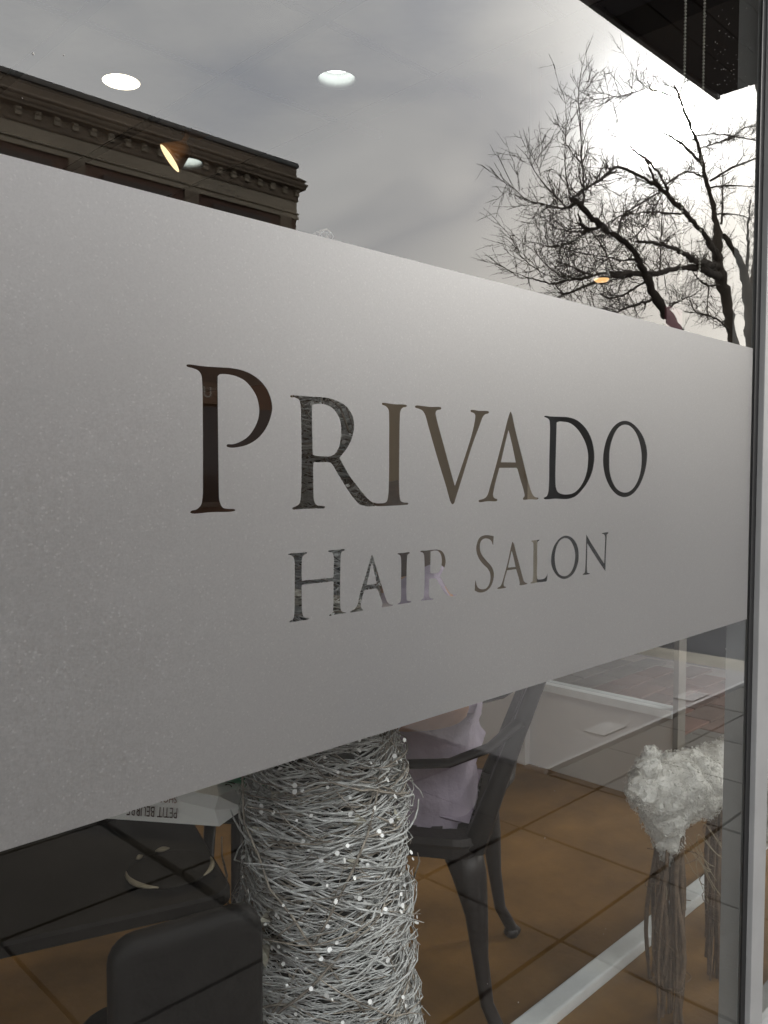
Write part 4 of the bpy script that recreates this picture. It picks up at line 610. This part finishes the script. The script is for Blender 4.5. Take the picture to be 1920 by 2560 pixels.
# ------------------------------------------------------------------ cast metal armchair
CH = (1.452, 0.745, 0.0); CROT = R(33.4)
ch = thing('metal_armchair', 'dark bronze cast metal armchair with lattice seat, person sitting on it', 'chair', CH, CROT)
fr = MB()
rp = rrect(0.225, 0.225); rp2 = rrect(0.19, 0.19, rad=0.05); n = len(rp)
vs_ = []
for q, z in ((rp, 0.405), (rp, 0.428), ([(x * 1.02, y * 1.02) for x, y in rp], 0.436), (rp, 0.450), (rp2, 0.456), (rp2, 0.405)): vs_ += [(x, y, z) for x, y in q]
fr.add(vs_, [(a * n + j, a * n + (j + 1) % n, ((a + 1) % 6) * n + (j + 1) % n, ((a + 1) % 6) * n + j) for a in range(6) for j in range(n)])
fr.build('seat_frame', M_IRON, ch, smooth=False)
for k in range(7):
    c = -0.172 + k * 0.0575
    MB().box((c - 0.0125, -0.195, 0.440), (c + 0.0125, 0.195, 0.446)).build('seat_slat', M_IRON, ch, bevel=0.002)
    MB().box((-0.195, c - 0.0125, 0.4465), (0.195, c + 0.0125, 0.4525)).build('seat_slat', M_IRON, ch, bevel=0.002)
for sx, sy in ((-1, -1), (1, -1), (-1, 1), (1, 1)):
    x, y = sx * 0.19, sy * 0.19
    pts = [(x * 0.88, y * 0.88, 0.415), (x, y, 0.36), (x * 1.07, y * 1.09, 0.28), (x * 1.08, y * 1.14, 0.18), (x * 1.09, y * 1.22, 0.08), (x * 1.14, y * 1.38, 0.022), (x * 1.17, y * 1.48, 0.012)]
    MB().tube(pts, [0.046, 0.039, 0.026, 0.018, 0.0150, 0.016, 0.010], 12).build('leg', M_IRON, ch, smooth=True)
    MB().lathe([(0.0, 0.0), (0.016, 0.001), (0.021, 0.010), (0.018, 0.022), (0.0, 0.03)], (x * 1.14, y * 1.38, 0), 12).build('foot', M_IRON, ch, smooth=True)
lean = lambda z: -0.205 - 0.36 * (z - 0.44)
for s in (-1, 1):
    pts = [(s * 0.195, lean(z), z) for z in (0.42, 0.55, 0.70, 0.85, 0.95)]
    MB().tube(pts, [0.028, 0.021, 0.018, 0.017, 0.016], 10, sx=1.0, sy=0.75).build('back_post', M_IRON, ch, smooth=True)
for k in range(5):
    c = -0.12 + k * 0.06
    MB().tube([(c, lean(z) - 0.012 * (1 - (c / 0.2) ** 2), z) for z in (0.45, 0.60, 0.75, 0.90)], 0.011, 8, sx=1.2, sy=0.5).build('back_slat', M_IRON, ch, smooth=True)
MB().tube([(-0.20, lean(.93), 0.94), (-0.1, lean(.96) - 0.03, 0.975), (0, lean(.97) - 0.035, 0.985), (0.1, lean(.96) - 0.03, 0.975), (0.20, lean(.93), 0.94)], 0.022, 10).build('top_rail', M_IRON, ch, smooth=True)
MB().tube([(-0.20, lean(.55), 0.55), (-0.1, lean(.55) - 0.025, 0.55), (0.1, lean(.55) - 0.025, 0.55), (0.20, lean(.55), 0.55)], 0.013, 8).build('lower_rail', M_IRON, ch, smooth=True)
for s in (-1, 1):
    MB().tube([(s * 0.195, lean(.70), 0.71), (s * 0.215, -0.235, 0.655), (s * 0.235, -0.15, 0.622), (s * 0.245, -0.05, 0.615), (s * 0.245, 0.06, 0.625), (s * 0.235, 0.15, 0.625), (s * 0.225, 0.19, 0.60), (s * 0.215, 0.20, 0.53), (s * 0.20, 0.20, 0.44)],
              [0.016, 0.013, 0.012, 0.012, 0.013, 0.014, 0.013, 0.012, 0.014], 10, sx=1.35, sy=0.75).build('armrest', M_IRON, ch, smooth=True)

# ------------------------------------------------------------------ seated person
pe = thing('person', 'person in lavender shirt and grey trousers seated on the metal armchair', 'person', CH, CROT)
SKIN = mat('skin', (0.55, 0.31, 0.20), 0.5, var=0.12, vscale=30)
SHIRT = mat('lavender_cotton', (0.50, 0.43, 0.53), 0.9, var=0.12, vscale=9, bump=0.5, bscale=30)
PANTS = mat('grey_trouser_cloth', (0.25, 0.25, 0.25), 0.9, var=0.1, vscale=20)
HAIR = mat('brown_hair', (0.085, 0.052, 0.032), 0.5, var=0.4, vscale=60)
Vx = []; Er = []; Rd = []
def jv(p, r, frm=None):
    Vx.append(p); Rd.append(r)
    if frm is not None: Er.append((frm, len(Vx) - 1))
    return len(Vx) - 1
ty = -0.06
hip = jv((0.0, ty - 0.02, 0.54), (0.16, 0.11)); wst = jv((0.0, ty - 0.01, 0.68), (0.14, 0.10), hip); chs = jv((0.0, ty + 0.01, 0.83), (0.16, 0.11), wst); shd = jv((0.0, ty + 0.02, 0.925), (0.13, 0.085), chs)
nk = jv((0, ty + 0.06, 0.995), 0.050, shd); hd0 = jv((0, ty + 0.09, 1.045), (0.07, 0.08), nk); hd1 = jv((0, ty + 0.105, 1.11), (0.080, 0.096), hd0); jv((0, ty + 0.095, 1.175), (0.06, 0.07), hd1)
nose = jv((0, ty + 0.195, 1.085), 0.014, hd1)
for s in (-1, 1):
    a = jv((s * 0.165, ty + 0.01, 0.91), 0.058, shd); e = jv((s * 0.250, ty - 0.115, 0.735), 0.044, a)
    f1 = jv((s * 0.215, ty + 0.04, 0.715), 0.040, e); wr = jv((s * 0.12, ty + 0.22, 0.695), 0.026, f1); pm = jv((s * 0.085, ty + 0.275, 0.69), (0.034, 0.018), wr)
    for k in range(4):
        b = jv((s * (0.085 + 0.02 * (k - 1.5)) - s * 0.02, ty + 0.33 - 0.006 * abs(k - 1.3), 0.685), 0.0095, pm); jv((s * (0.08 + 0.02 * (k - 1.5)) - s * 0.03, ty + 0.365 - 0.01 * abs(k - 1.3), 0.668), 0.008, b)
    tb = jv((s * 0.115 - s * 0.07, ty + 0.275, 0.70), 0.011, pm); jv((s * 0.02, ty + 0.305, 0.695), 0.009, tb)
    t1 = jv((s * 0.10, ty + 0.06, 0.53), 0.082, hip); kn = jv((s * 0.12, ty + 0.42, 0.50), 0.058, t1); cf = jv((s * 0.12, ty + 0.35, 0.29), 0.048, kn); an = jv((s * 0.12, ty + 0.24, 0.085), 0.034, cf); ft = jv((s * 0.13, ty + 0.36, 0.045), (0.04, 0.03), an)
link('body', skin_mesh('body', Vx, Er, Rd, SKIN, 2), pe)
def garment(name, keys, grow, m, **kw):
    idx = {i: k for k, i in enumerate(keys)}; e = [(idx[a], idx[b]) for a, b in Er if a in idx and b in idx]
    r = [(Rd[i] if not np.isscalar(Rd[i]) else (Rd[i], Rd[i])) for i in keys]; r = [(a + grow, b + grow) for a, b in r]
    me = skin_mesh(name, [Vx[i] for i in keys], e, r, m, 3)
    for v in me.vertices:
        nz = mnoise.noise(Vector((v.co.x * 9, v.co.y * 9, v.co.z * 16))) + 0.5 * mnoise.noise(v.co * 38)
        v.co += v.normal * 0.008 * nz
    return link(name, me, pe)
# shirt: trunk drapes low over the seat, sleeves to the upper arm
def draped_shirt():
    ex = [(0.0, ty - 0.015, 0.48), (0.0, ty - 0.025, 0.55), (0, ty - 0.01, 0.68), (0, ty + 0.01, 0.83), (0, ty + 0.02, 0.935), (0, ty + 0.05, 1.005),
          (-0.165, ty + 0.01, 0.915), (-0.235, ty - 0.09, 0.79), (0.165, ty + 0.01, 0.915), (0.235, ty - 0.09, 0.79)]
    rr = [(0.168, 0.112), (0.182, 0.130), (0.165, 0.12), (0.172, 0.122), (0.145, 0.10), (0.082, 0.082), (0.075, 0.075), (0.062, 0.062), (0.07, 0.07), (0.062, 0.062)]
    me = skin_mesh('shirt', ex, [(0, 1), (1, 2), (2, 3), (3, 4), (4, 5), (4, 6), (6, 7), (4, 8), (8, 9)], rr, SHIRT, 4, root=1)
    for v in me.vertices:
        p = v.co; low = max(0.0, min(1.0, (0.80 - p.z) / 0.25))
        fold = math.sin(p.z * 70 + 9 * p.x + 5 * mnoise.noise(p * 7)) * 0.007 * low + mnoise.noise(Vector((p.x * 8 + p.z * 9, p.y * 8, p.z * 17))) * 0.018 + mnoise.noise(p * 30) * 0.005
        v.co += v.normal * fold * max(0.25, min(1.0, (p.z - 0.46) / 0.12))
    return link('shirt', me, pe)
draped_shirt()
legk = [i for i, p in enumerate(Vx) if p[2] < 0.55 and Rd[i] != (0.04, 0.03) and i != hip]
Vx[hip] = (0.0, ty - 0.01, 0.515); Rd[hip] = (0.13, 0.075)
garment('trousers', [hip] + legk, 0.012, PANTS)
for s in (-1, 1):
    MB().tube([(s * 0.12, ty + 0.20, 0.05), (s * 0.122, ty + 0.26, 0.05), (s * 0.126, ty + 0.34, 0.042), (s * 0.13, ty + 0.42, 0.032), (s * 0.131, ty + 0.46, 0.028)], [0.03, 0.05, 0.05, 0.045, 0.02], 12, sx=0.9, sy=0.85).build('shoe', mat('dark_shoe', (0.03, 0.03, 0.03), 0.5), pe, smooth=True)
    MB().lathe([(0, -0.012), (0.02, -0.008), (0.026, 0.004), (0.015, 0.016), (0, 0.018)], k=10, M=Matrix.Translation((s * 0.083, ty + 0.09, 1.095)) @ Matrix.Rotation(R(90), 4, 'Y')).build('ear', SKIN, pe, smooth=True)
    MB().lathe([(0, -0.009), (0.006, -0.006), (0.009, 0), (0.006, 0.006), (0, 0.009)], (s * 0.032, ty + 0.182, 1.12), 10).build('eye', mat('eye_white', (0.6, 0.58, 0.55), 0.3), pe, smooth=True)
MB().tube([(-0.025, ty + 0.176, 1.045), (0, ty + 0.184, 1.043), (0.025, ty + 0.176, 1.045)], [0.004, 0.007, 0.004], 8).build('mouth', mat('lip', (0.40, 0.16, 0.13), 0.5), pe, smooth=True)
hm = bmesh.new(); bmesh.ops.create_icosphere(hm, subdivisions=4, radius=1)
bmesh.ops.delete(hm, geom=[v for v in hm.verts if v.co.y > 0.55 and v.co.z < 0.35 or v.co.z < -0.75], context='VERTS')
for v in hm.verts:
    d = v.co.copy(); back = max(0, -d.y)
    v.co = Vector((d.x * 0.096, ty + 0.085 + d.y * 0.118, 1.125 + d.z * (0.098 if d.z > 0 else 0.15 + 0.17 * back))) * 1.0
    v.co += d * 0.006 * mnoise.noise(Vector((d.x * 14, d.y * 14, d.z * 3)))
me = bpy.data.meshes.new('hair'); hm.to_mesh(me); hm.free(); me.materials.append(HAIR); me.polygons.foreach_set('use_smooth', [True] * len(me.polygons)); link('hair', me, pe)

# ------------------------------------------------------------------ table, padded chair and what lies on the table
tb = thing('dark_table', 'dark square cafe table with rounded corners behind the shop window', 'table', (0.32, 0.675, 0), R(-19.3))
M_TOP = mat('dark_table_laminate', (0.012, 0.010, 0.0085), 0.6, spec=0.10, var=0.35, vscale=7)
q_ = rrect(0.40, 0.40, 0, 6, 0.03); n_ = len(q_); v_ = []
for s_, z_ in ((0.985, 0.72), (1.0, 0.724), (1.0, 0.736), (0.992, 0.74)): v_ += [(x * s_, y * s_, z_) for x, y in q_]
MB().add(v_, [(a * n_ + j, a * n_ + (j + 1) % n_, (a + 1) * n_ + (j + 1) % n_, (a + 1) * n_ + j) for a in range(3) for j in range(n_)] + [tuple(range(n_ - 1, -1, -1)), tuple(range(3 * n_, 4 * n_))]).build('tabletop', M_TOP, tb)
MB().lathe([(0.0, 0.0), (0.24, 0.0), (0.24, 0.012), (0.05, 0.03), (0.035, 0.06), (0.03, 0.70), (0.12, 0.709), (0.0, 0.709)], k=28).build('pedestal', M_IRON, tb, smooth=True)
pc = thing('padded_chair', 'dark leather padded chair pushed in between table and glass', 'chair', (0.487, 0.150, 0), R(-14))
M_LEA = mat('scuffed_black_leather', (0.013, 0.0115, 0.011), 0.55, spec=0.15, var=0.5, vscale=9, bump=0.12, bscale=45)
def cushion(name, w, d, h, M, parent, rad=0.05):
    q = rrect(w / 2, h / 2, 0, 6, rad); n = len(q); vs_ = []
    for s, dy in ((0.93, -d / 2), (0.985, -d / 2 + 0.006), (1.0, -d / 2 + 0.014), (1.0, d / 2 - 0.014), (0.985, d / 2 - 0.006), (0.93, d / 2)): vs_ += [tuple(M @ Vector((x * s, dy, z * s))) for x, z in q]
    fs = [(a * n + j, a * n + (j + 1) % n, (a + 1) * n + (j + 1) % n, (a + 1) * n + j) for a in range(5) for j in range(n)] + [tuple(range(n - 1, -1, -1)), tuple(range(5 * n, 6 * n))]
    return MB().add(vs_, fs).build(name, M_LEA, parent, smooth=True)
cushion('backrest', 0.175, 0.036, 0.56, Matrix.Translation((0, 0, 0.466)) @ Matrix.Rotation(R(1), 4, 'X'), pc, 0.03)
cushion('seat', 0.20, 0.07, 0.28, Matrix.Translation((0.03, 0.175, 0.44)) @ Matrix.Rotation(R(90), 4, 'X'), pc)
for sx, sy in ((-1, -1), (1, -1), (-1, 1), (1, 1)): MB().tube([(sx * 0.08, 0.17 + sy * 0.12, 0.41), (sx * 0.09, 0.17 + sy * 0.13, 0.0)], [0.015, 0.011], 10).build('leg', M_IRON, pc, smooth=True)
# white biscuit pouch lying on the table
pk = thing('biscuit_pouch', 'white paper biscuit pouch lying upside down on the dark table', 'biscuit pouch')
M_PAPER = mat('white_paper', (0.92, 0.92, 0.90), 0.65, var=0.06, vscale=25)
e1 = Vector((0.097, -0.132, 0)).normalized(); g1 = Vector((0.132, 0.097, 0)).normalized()
B1 = Vector((0.655, 0.336, 0.7405)); B0 = B1 - e1 * 0.26; T1 = B1 + Vector((-0.003, -0.004, 0.046)); T0 = B0 + Vector((0.0, 0.0, 0.062)) + g1 * 0.012
Eh = B1 + e1 * 0.028 + g1 * 0.030 + Vector((0, 0, 0.016)); T2 = B1 + e1 * 0.012 + g1 * 0.066 + Vector((0, 0, 0.036)); T3 = T1 + g1 * 0.062 - e1 * 0.03 + Vector((0, 0, 0.004)); T4 = T0 + g1 * 0.07
B2 = B1 + g1 * 0.072; B3 = B0 + g1 * 0.085; Mg = (B1 + T1) / 2 + e1 * -0.008 + g1 * 0.004
MB().add([B0, B1, T1, T0, Eh, T2, T3, T4, B2, B3, Mg], [(0, 1, 10, 2, 3), (3, 2, 6, 7), (2, 4, 5, 6), (2, 10, 4), (10, 1, 4), (1, 8, 5, 4), (0, 9, 8, 1), (0, 3, 7, 9), (9, 7, 6), (9, 6, 5, 8)]).build('pouch_body', M_PAPER, pk)
INK = mat('dark_brown_print', (0.06, 0.025, 0.022), 0.7); INK2 = mat('rose_brown_print', (0.28, 0.16, 0.13), 0.7); INK3 = mat('dark_green_print', (0.03, 0.07, 0.05), 0.7)
def put_text(txt, size, ink, org, xdir, ydir, sx=1.0, shear=0.0):
    xd, yd = Vector(xdir).normalized(), Vector(ydir); zd = xd.cross(yd).normalized(); yd = zd.cross(xd)
    o = link('print', text_mesh(txt, size, ink, 0.00008, shear, 'CENTER', sx), pk); M = Matrix((xd, yd, zd)).transposed().to_4x4(); M.translation = Vector(org) + zd * 0.0007
    o.matrix_world = M
fu = (T0 - B0); fn = e1.cross(fu).normalized()
def front(u, v): return B1 - e1 * u + (T1 - B1) * v * (1 - u / 0.26) + fu * v * (u / 0.26)
put_text('PETIT BEURRE', 0.021, INK, front(0.102, 0.30), -e1, -fu, 0.60)
put_text('SHORTBREAD', 0.015, INK2, front(0.098, 0.68), -e1, -fu, 0.72)
put_text('TEA', 0.012, INK2, front(0.075, 0.93), -e1, -fu, 0.75)
topd = (T3 - T1)
put_text('PETIT BEURRE', 0.012, INK2, T1 + (T3 - T1) * 0.45 - e1 * 0.035, -topd, e1, 0.5)
put_text('SHORTBREAD', 0.010, INK2, T1 + (T3 - T1) * 0.45 - e1 * 0.050, -topd, e1, 0.5)
put_text('BISCUITS', 0.010, INK2, T1 + (T3 - T1) * 0.45 - e1 * 0.063, -topd, e1, 0.5)
tl = (T2 - Eh)
put_text('Jolies', 0.022, INK, (T1 + Eh + T2 + T3) / 4 + Vector((0, 0, 0.001)), -tl, e1 - Vector((0, 0, 0.4)), 0.8, 0.3)
lf = MB()
for _ in range(26):
    p = T2 * 0.62 + Eh * 0.38 - e1 * random.uniform(0.002, 0.014) + tl * random.uniform(-0.30, 0.25) + Vector((0, 0, 0.0045)); a = random.uniform(0, 6.28)
    d = Vector((math.cos(a), math.sin(a), 0)) * 0.0042; q = Vector((-d.y, d.x, 0)) * 0.35
    lf.add([p - d, p + q, p + d, p - q], [(0, 1, 2, 3)])
lf.build('printed_leaves', INK3, pk)
MB().box((-0.035, -0.035, 0), (0.045, 0.055, 0.125)).build('green_carton', mat('green_card', (0.015, 0.17, 0.075), 0.5), None, bevel=0.004, label='deep green carton beside the white pouch, behind the silver cone tree', category='carton')
gc = bpy.data.objects['green_carton']; gc.location = (0.728, 0.40, 0.7365); gc.rotation_euler = (0, 0, R(-20))
stl = thing('stool', 'small dark round stool between square table and silver cone tree', 'stool', (0.778, 0.455, 0))
MB().lathe([(0.0, 0.712), (0.098, 0.712), (0.104, 0.718), (0.104, 0.73), (0.098, 0.736), (0.0, 0.736)], k=40).build('stool_top', M_TOP, stl)
for a_ in range(4): MB().tube([(0.05 * math.cos(a_ * 1.571 + .8), 0.05 * math.sin(a_ * 1.571 + .8), 0.713), (0.10 * math.cos(a_ * 1.571 + .8), 0.10 * math.sin(a_ * 1.571 + .8), 0.0)], [0.010, 0.008], 8).build('leg', M_IRON, stl, smooth=True)
# dark dish with broken cream rim
di = thing('dark_dish', 'dark oval dish with broken cream rim on the table', 'dish', (0.533, 0.263, 0.7405))
MB().lathe([(0.0, 0.0), (0.035, 0.0), (0.050, 0.004), (0.053, 0.006), (0.050, 0.0055), (0.034, 0.002), (0.0, 0.002)], k=36).build('dish_body', M_TOP, di, smooth=True)
M_CREAM = mat('cream_glaze', (0.26, 0.22, 0.15), 0.6)
for a0, a1 in ((150, 225), (290, 345), (60, 80), (100, 112)):
    m = MB(); ks = np.linspace(R(a0), R(a1), 9)
    m.tube([(0.053 * math.cos(t), 0.053 * math.sin(t), 0.008) for t in ks], [0.0008 + 0.0026 * math.sin(math.pi * i / 8) for i in range(9)], 6); m.build('rim_mark', M_CREAM, di, smooth=True)

# ------------------------------------------------------------------ across the street: corniced building
ob = thing('corniced_building', 'long dark stone building with heavy cornice across the street', 'building')
M_STONE = mat('tan_stone', (0.38, 0.32, 0.235), 0.85, var=0.25, vscale=1.2)
M_STONE2 = mat('brown_stone', (0.22, 0.17, 0.12), 0.85, var=0.3, vscale=1.5)
M_BRICKW = mat('dark_red_brick_wall', (0.15, 0.085, 0.06), 0.9, var=0.35, vscale=2.5)
XC, YC, XW, YB = 11.79, -14.0, -16.0, -30.0
def course(name, prof, m, parent=ob):
    """sweep a (projection, z) outline along the street front and round the corner"""
    n = len(prof); vs_ = []
    for p, z in [(q * 0.45 if q > 0 else q, z) for q, z in prof]: vs_ += [(XW, YC + p, z), (XC + p, YC + p, z), (XC + p, YB, z)]
    fs = [(3 * i + k, 3 * i + k + 1, 3 * ((i + 1) % n) + k + 1, 3 * ((i + 1) % n) + k) for i in range(n) for k in (0, 1)]
    return MB().add(vs_, fs).build(name, m, parent)
course('wall', [(-0.3, -0.1), (0.0, -0.1), (0.0, 6.78), (-0.3, 6.78)], M_BRICKW)
course('architrave', [(-0.3, 6.781), (0.10, 6.781), (0.10, 6.85), (0.055, 6.86), (0.05, 6.885), (0.12, 6.895), (0.12, 6.915), (-0.3, 6.918)], M_STONE)
course('frieze', [(-0.3, 6.919), (0.03, 6.919), (0.03, 7.168), (-0.3, 7.168)], M_STONE)
course('bed_moulding', [(-0.3, 7.169), (0.08, 7.169), (0.11, 7.20), (0.08, 7.21), (0.08, 7.405), (-0.3, 7.405)], M_STONE2)
crn = course('cornice', [(-0.3, 7.406), (0.16, 7.406), (0.36, 7.43), (0.36, 7.47), (0.42, 7.50), (0.44, 7.54), (0.33, 7.555), (0.30, 7.58), (0.36, 7.60), (0.38, 7.625), (0.24, 7.66), (0.12, 7.70), (-0.3, 7.705)], M_STONE2)
course('parapet', [(-0.35, 7.706), (0.03, 7.706), (0.03, 7.905), (-0.35, 7.905)], M_STONE2)
course('coping', [(-0.4, 7.906), (0.10, 7.906), (0.12, 7.94), (0.10, 8.0), (-0.4, 8.01)], mat('grey_coping', (0.14, 0.14, 0.13), 0.8, var=0.2))
box_obj('roof', (XW, YB, 7.5), (XC - 0.31, YC - 0.31, 7.6), M_ASPH, ob)
mme = MB().box((-0.055, 0, -0.13), (0.055, 0.05, 0.0)).box((-0.045, 0.05, -0.05), (0.045, 0.075, 0.0)).mesh('modillion', M_STONE)
for k in range(72): link('modillion', mme, ob, (XC - 0.02 - 0.335 * k, YC + 0.037, 7.404))
for k in range(24):
    o = link('modillion', mme, ob, (XC + 0.037, YC - 0.3 - 0.335 * k, 7.404)); o.rotation_euler = (0, 0, R(-90))
M_WGL = mat('dark_window_glass', (0.012, 0.014, 0.016), 0.08); M_WFR = mat('brown_window_frame', (0.06, 0.045, 0.035), 0.6)
for k in range(9):
    x = XC - 1.5 - 2.35 * k
    wf = MB().box((x - 0.62, YC + 0.003, 4.2), (x - 0.52, YC + 0.08, 6.5)).box((x + 0.52, YC + 0.003, 4.2), (x + 0.62, YC + 0.08, 6.5)).box((x - 0.70, YC + 0.003, 6.503), (x + 0.70, YC + 0.11, 6.63)).box((x - 0.70, YC + 0.003, 4.05), (x + 0.70, YC + 0.13, 4.197)).box((x - 0.517, YC + 0.003, 5.32), (x + 0.517, YC + 0.05, 5.38)).build('window', M_WFR, ob)
    MB().box((x - 0.517, YC + 0.004, 4.2), (x + 0.517, YC + 0.02, 5.318)).box((x - 0.517, YC + 0.004, 5.382), (x + 0.517, YC + 0.02, 6.5)).build('pane', M_WGL, wf)
    pl = MB().box((x + 1.02, YC + 0.003, 3.6), (x + 1.33, YC + 0.06, 6.775)).build('pilaster', M_STONE2, ob)
for k in range(5):
    x = XC - 2.2 - 4.3 * k
    sfm = MB().box((x - 1.8, YC + 0.003, 0.5), (x + 1.8, YC + 0.10, 0.6)).box((x - 1.9, YC + 0.003, 0.0), (x - 1.803, YC + 0.10, 2.6)).box((x + 1.803, YC + 0.003, 0.0), (x + 1.9, YC + 0.10, 2.6)).build('shopfront', M_WFR, ob)
    MB().box((x - 1.797, YC + 0.004, 0.603), (x + 1.797, YC + 0.03, 2.55)).build('pane', M_WGL, sfm)
sg = thing('shop_sign', 'brown shop sign board with pale letters on the building across the street', 'sign', (9.3, YC + 0.12, 2.82))
box_obj('sign_board', (-0.75, -0.08, -0.22), (0.75, 0.0, 0.22), mat('brown_sign_board', (0.16, 0.09, 0.055), 0.7), sg)
lo = link('sign_letters', text_mesh('UL', 0.32, mat('pale_sign_paint', (0.5, 0.47, 0.42), 0.7), 0.006), sg, (0, 0.007, 0)); lo.rotation_euler = (R(90), 0, R(180))

# low houses farther along
for i, (x, y, w, d, h, lab, c) in enumerate(((18.0, -26, 9, 8, 4.6, 'low flat brown building beyond the corniced building', (0.10, 0.075, 0.06)), (29.5, -27, 13, 8, 5.0, 'low grey building with shallow gable behind the trees', (0.16, 0.16, 0.16)), (46, -22, 16, 9, 6.4, 'grey gabled house behind the right-hand tree', (0.13, 0.125, 0.12)))):
    b = thing('low_house', lab, 'building', (x, y, -0.1))
    box_obj('wall', (-w / 2, -d / 2, 0), (w / 2, d / 2, h), mat('house_wall_%d' % i, c, 0.9, var=0.2, vscale=1.5), b)
    MB().add([(-w / 2 - .3, -d / 2 - .3, h), (w / 2 + .3, -d / 2 - .3, h), (w / 2 + .3, d / 2 + .3, h), (-w / 2 - .3, d / 2 + .3, h), (-w / 2 - .3, 0, h + 0.9), (w / 2 + .3, 0, h + 0.9)], [(3, 2, 1, 0), (0, 1, 5, 4), (2, 3, 4, 5), (0, 4, 3), (1, 2, 5)]).build('roof', M_ASPH, b)
    for k in range(3):
        xx = (k - 1) * w * 0.3; f = MB().box((xx - .5, d / 2 + .003, 1.0), (xx + .5, d / 2 + .06, 2.4)).build('window', M_WFR, b); MB().box((xx - .42, d / 2 + .063, 1.08), (xx + .42, d / 2 + .07, 2.32)).build('pane', M_WGL, f)

# ------------------------------------------------------------------ bare winter trees
rng = np.random.default_rng(11)
M_BARK = mat('dark_bark', (0.060, 0.045, 0.030), 0.9, var=0.45, vscale=5, bump=0.8, bscale=14)
tlab = ('tall bare tree with straight upper stem and dense twigs', 'bare tree with dark trunk leaning over towards the corniced building', 'bare tree at the edge of view near the mullion')
trees = []
for k in range(3):
    base = [l for l in LIMBS if l[0] == k and l[1]][0][2][0]
    trees.append(thing('bare_tree', tlab[k], 'tree', (base[0], base[1], 0), 0, 'bare trees along the street'))
tw = {0: [], 1: [], 2: []}
def jitter_curve(p0, d0, L, r0, r1, n, curl, up):
    pts = [p0]; d = d0 / (np.linalg.norm(d0) + 1e-9); ax = rng.normal(0, 1, 3)
    for i in range(n):
        d = d + rng.normal(0, curl, 3) + np.array([0, 0, up]) + 0.04 * ax; d /= np.linalg.norm(d); pts.append(pts[-1] + d * L / n)
    return np.array(pts), np.linspace(r0, r1, n + 1)
for tr_, main, pts in LIMBS:
    P = np.array([p[:3] for p in pts]); r = np.array([p[3] for p in pts]); P[:, 2] = np.where(main and False, P[:, 2], P[:, 2])
    # resample smoothly with a little knottiness
    s = np.concatenate([[0], np.cumsum(np.linalg.norm(np.diff(P, axis=0), axis=1))]); n = max(8, int(s[-1] / 0.18)); q = np.linspace(0, s[-1], n)
    Q = np.stack([np.interp(q, s, P[:, i]) for i in range(3)], 1); rq = np.interp(q, s, r) * 0.92
    for _ in range(2): Q[1:-1] = 0.25 * Q[:-2] + 0.5 * Q[1:-1] + 0.25 * Q[2:]
    Q[1:-1] += rng.normal(0, 1, (n - 2, 3)) * np.minimum(rq[1:-1, None] * 0.35, 0.02)
    if main: Q[0, 2] = min(Q[0, 2], -0.1)
    o_ = np.array([trees[tr_].location.x, trees[tr_].location.y, 0.0])
    V, F = tubes_np([(Q - o_, rq * (1 + 0.10 * rng.normal(0, 1, n)))], 10 if r[0] > 0.06 else 6)
    link('trunk' if main else 'limb', np_mesh('trunk' if main else 'limb', V, F, M_BARK), trees[tr_])
    tot = s[-1]
    N = int(tot / (0.16 if not main else 0.18))
    for _ in range(N):
        i = rng.integers(1, n - 1)
        if main and i < n * (0.42 if tr_ != 2 else 0.35): continue
        t = Q[i + 1] - Q[i - 1]; t /= np.linalg.norm(t) + 1e-9; pp = rng.normal(0, 1, 3); pp -= t * (pp @ t); pp /= np.linalg.norm(pp) + 1e-9; dd = t * rng.uniform(0.5, 1.2) + pp * rng.uniform(0.5, 1.0) + np.array([0, 0, 0.12])
        L = rng.uniform(0.25, 0.85); r0 = min(rq[i] * 0.7, rng.uniform(0.007, 0.014)); B_, rb = jitter_curve(Q[i], dd, L, r0, 0.0055, 7, 0.10, 0.03)
        tw[tr_].append((B_ - o_, rb))
        for _k in range(rng.integers(3, 6)):
            j = rng.integers(1, 7); t2 = B_[j] - B_[j - 1]; t2 /= np.linalg.norm(t2) + 1e-9
            C_, rc = jitter_curve(B_[j], t2 + rng.normal(0, 0.55, 3), rng.uniform(0.15, 0.5), min(0.006, rb[j]), 0.0034, 4, 0.12, 0.03)
            tw[tr_].append((C_ - o_, rc))
            if rng.random() < 0.5:
                E_, re_ = jitter_curve(C_[2], (C_[2] - C_[1]) * 6 + rng.normal(0, 0.7, 3), rng.uniform(0.12, 0.4), 0.0036, 0.003, 3, 0.12, 0.03); tw[tr_].append((E_ - o_, re_))
for k in range(3):
    V, F = tubes_np(tw[k], 3); link('twigs', np_mesh('twigs', V, F, M_BARK), trees[k], kind='stuff')
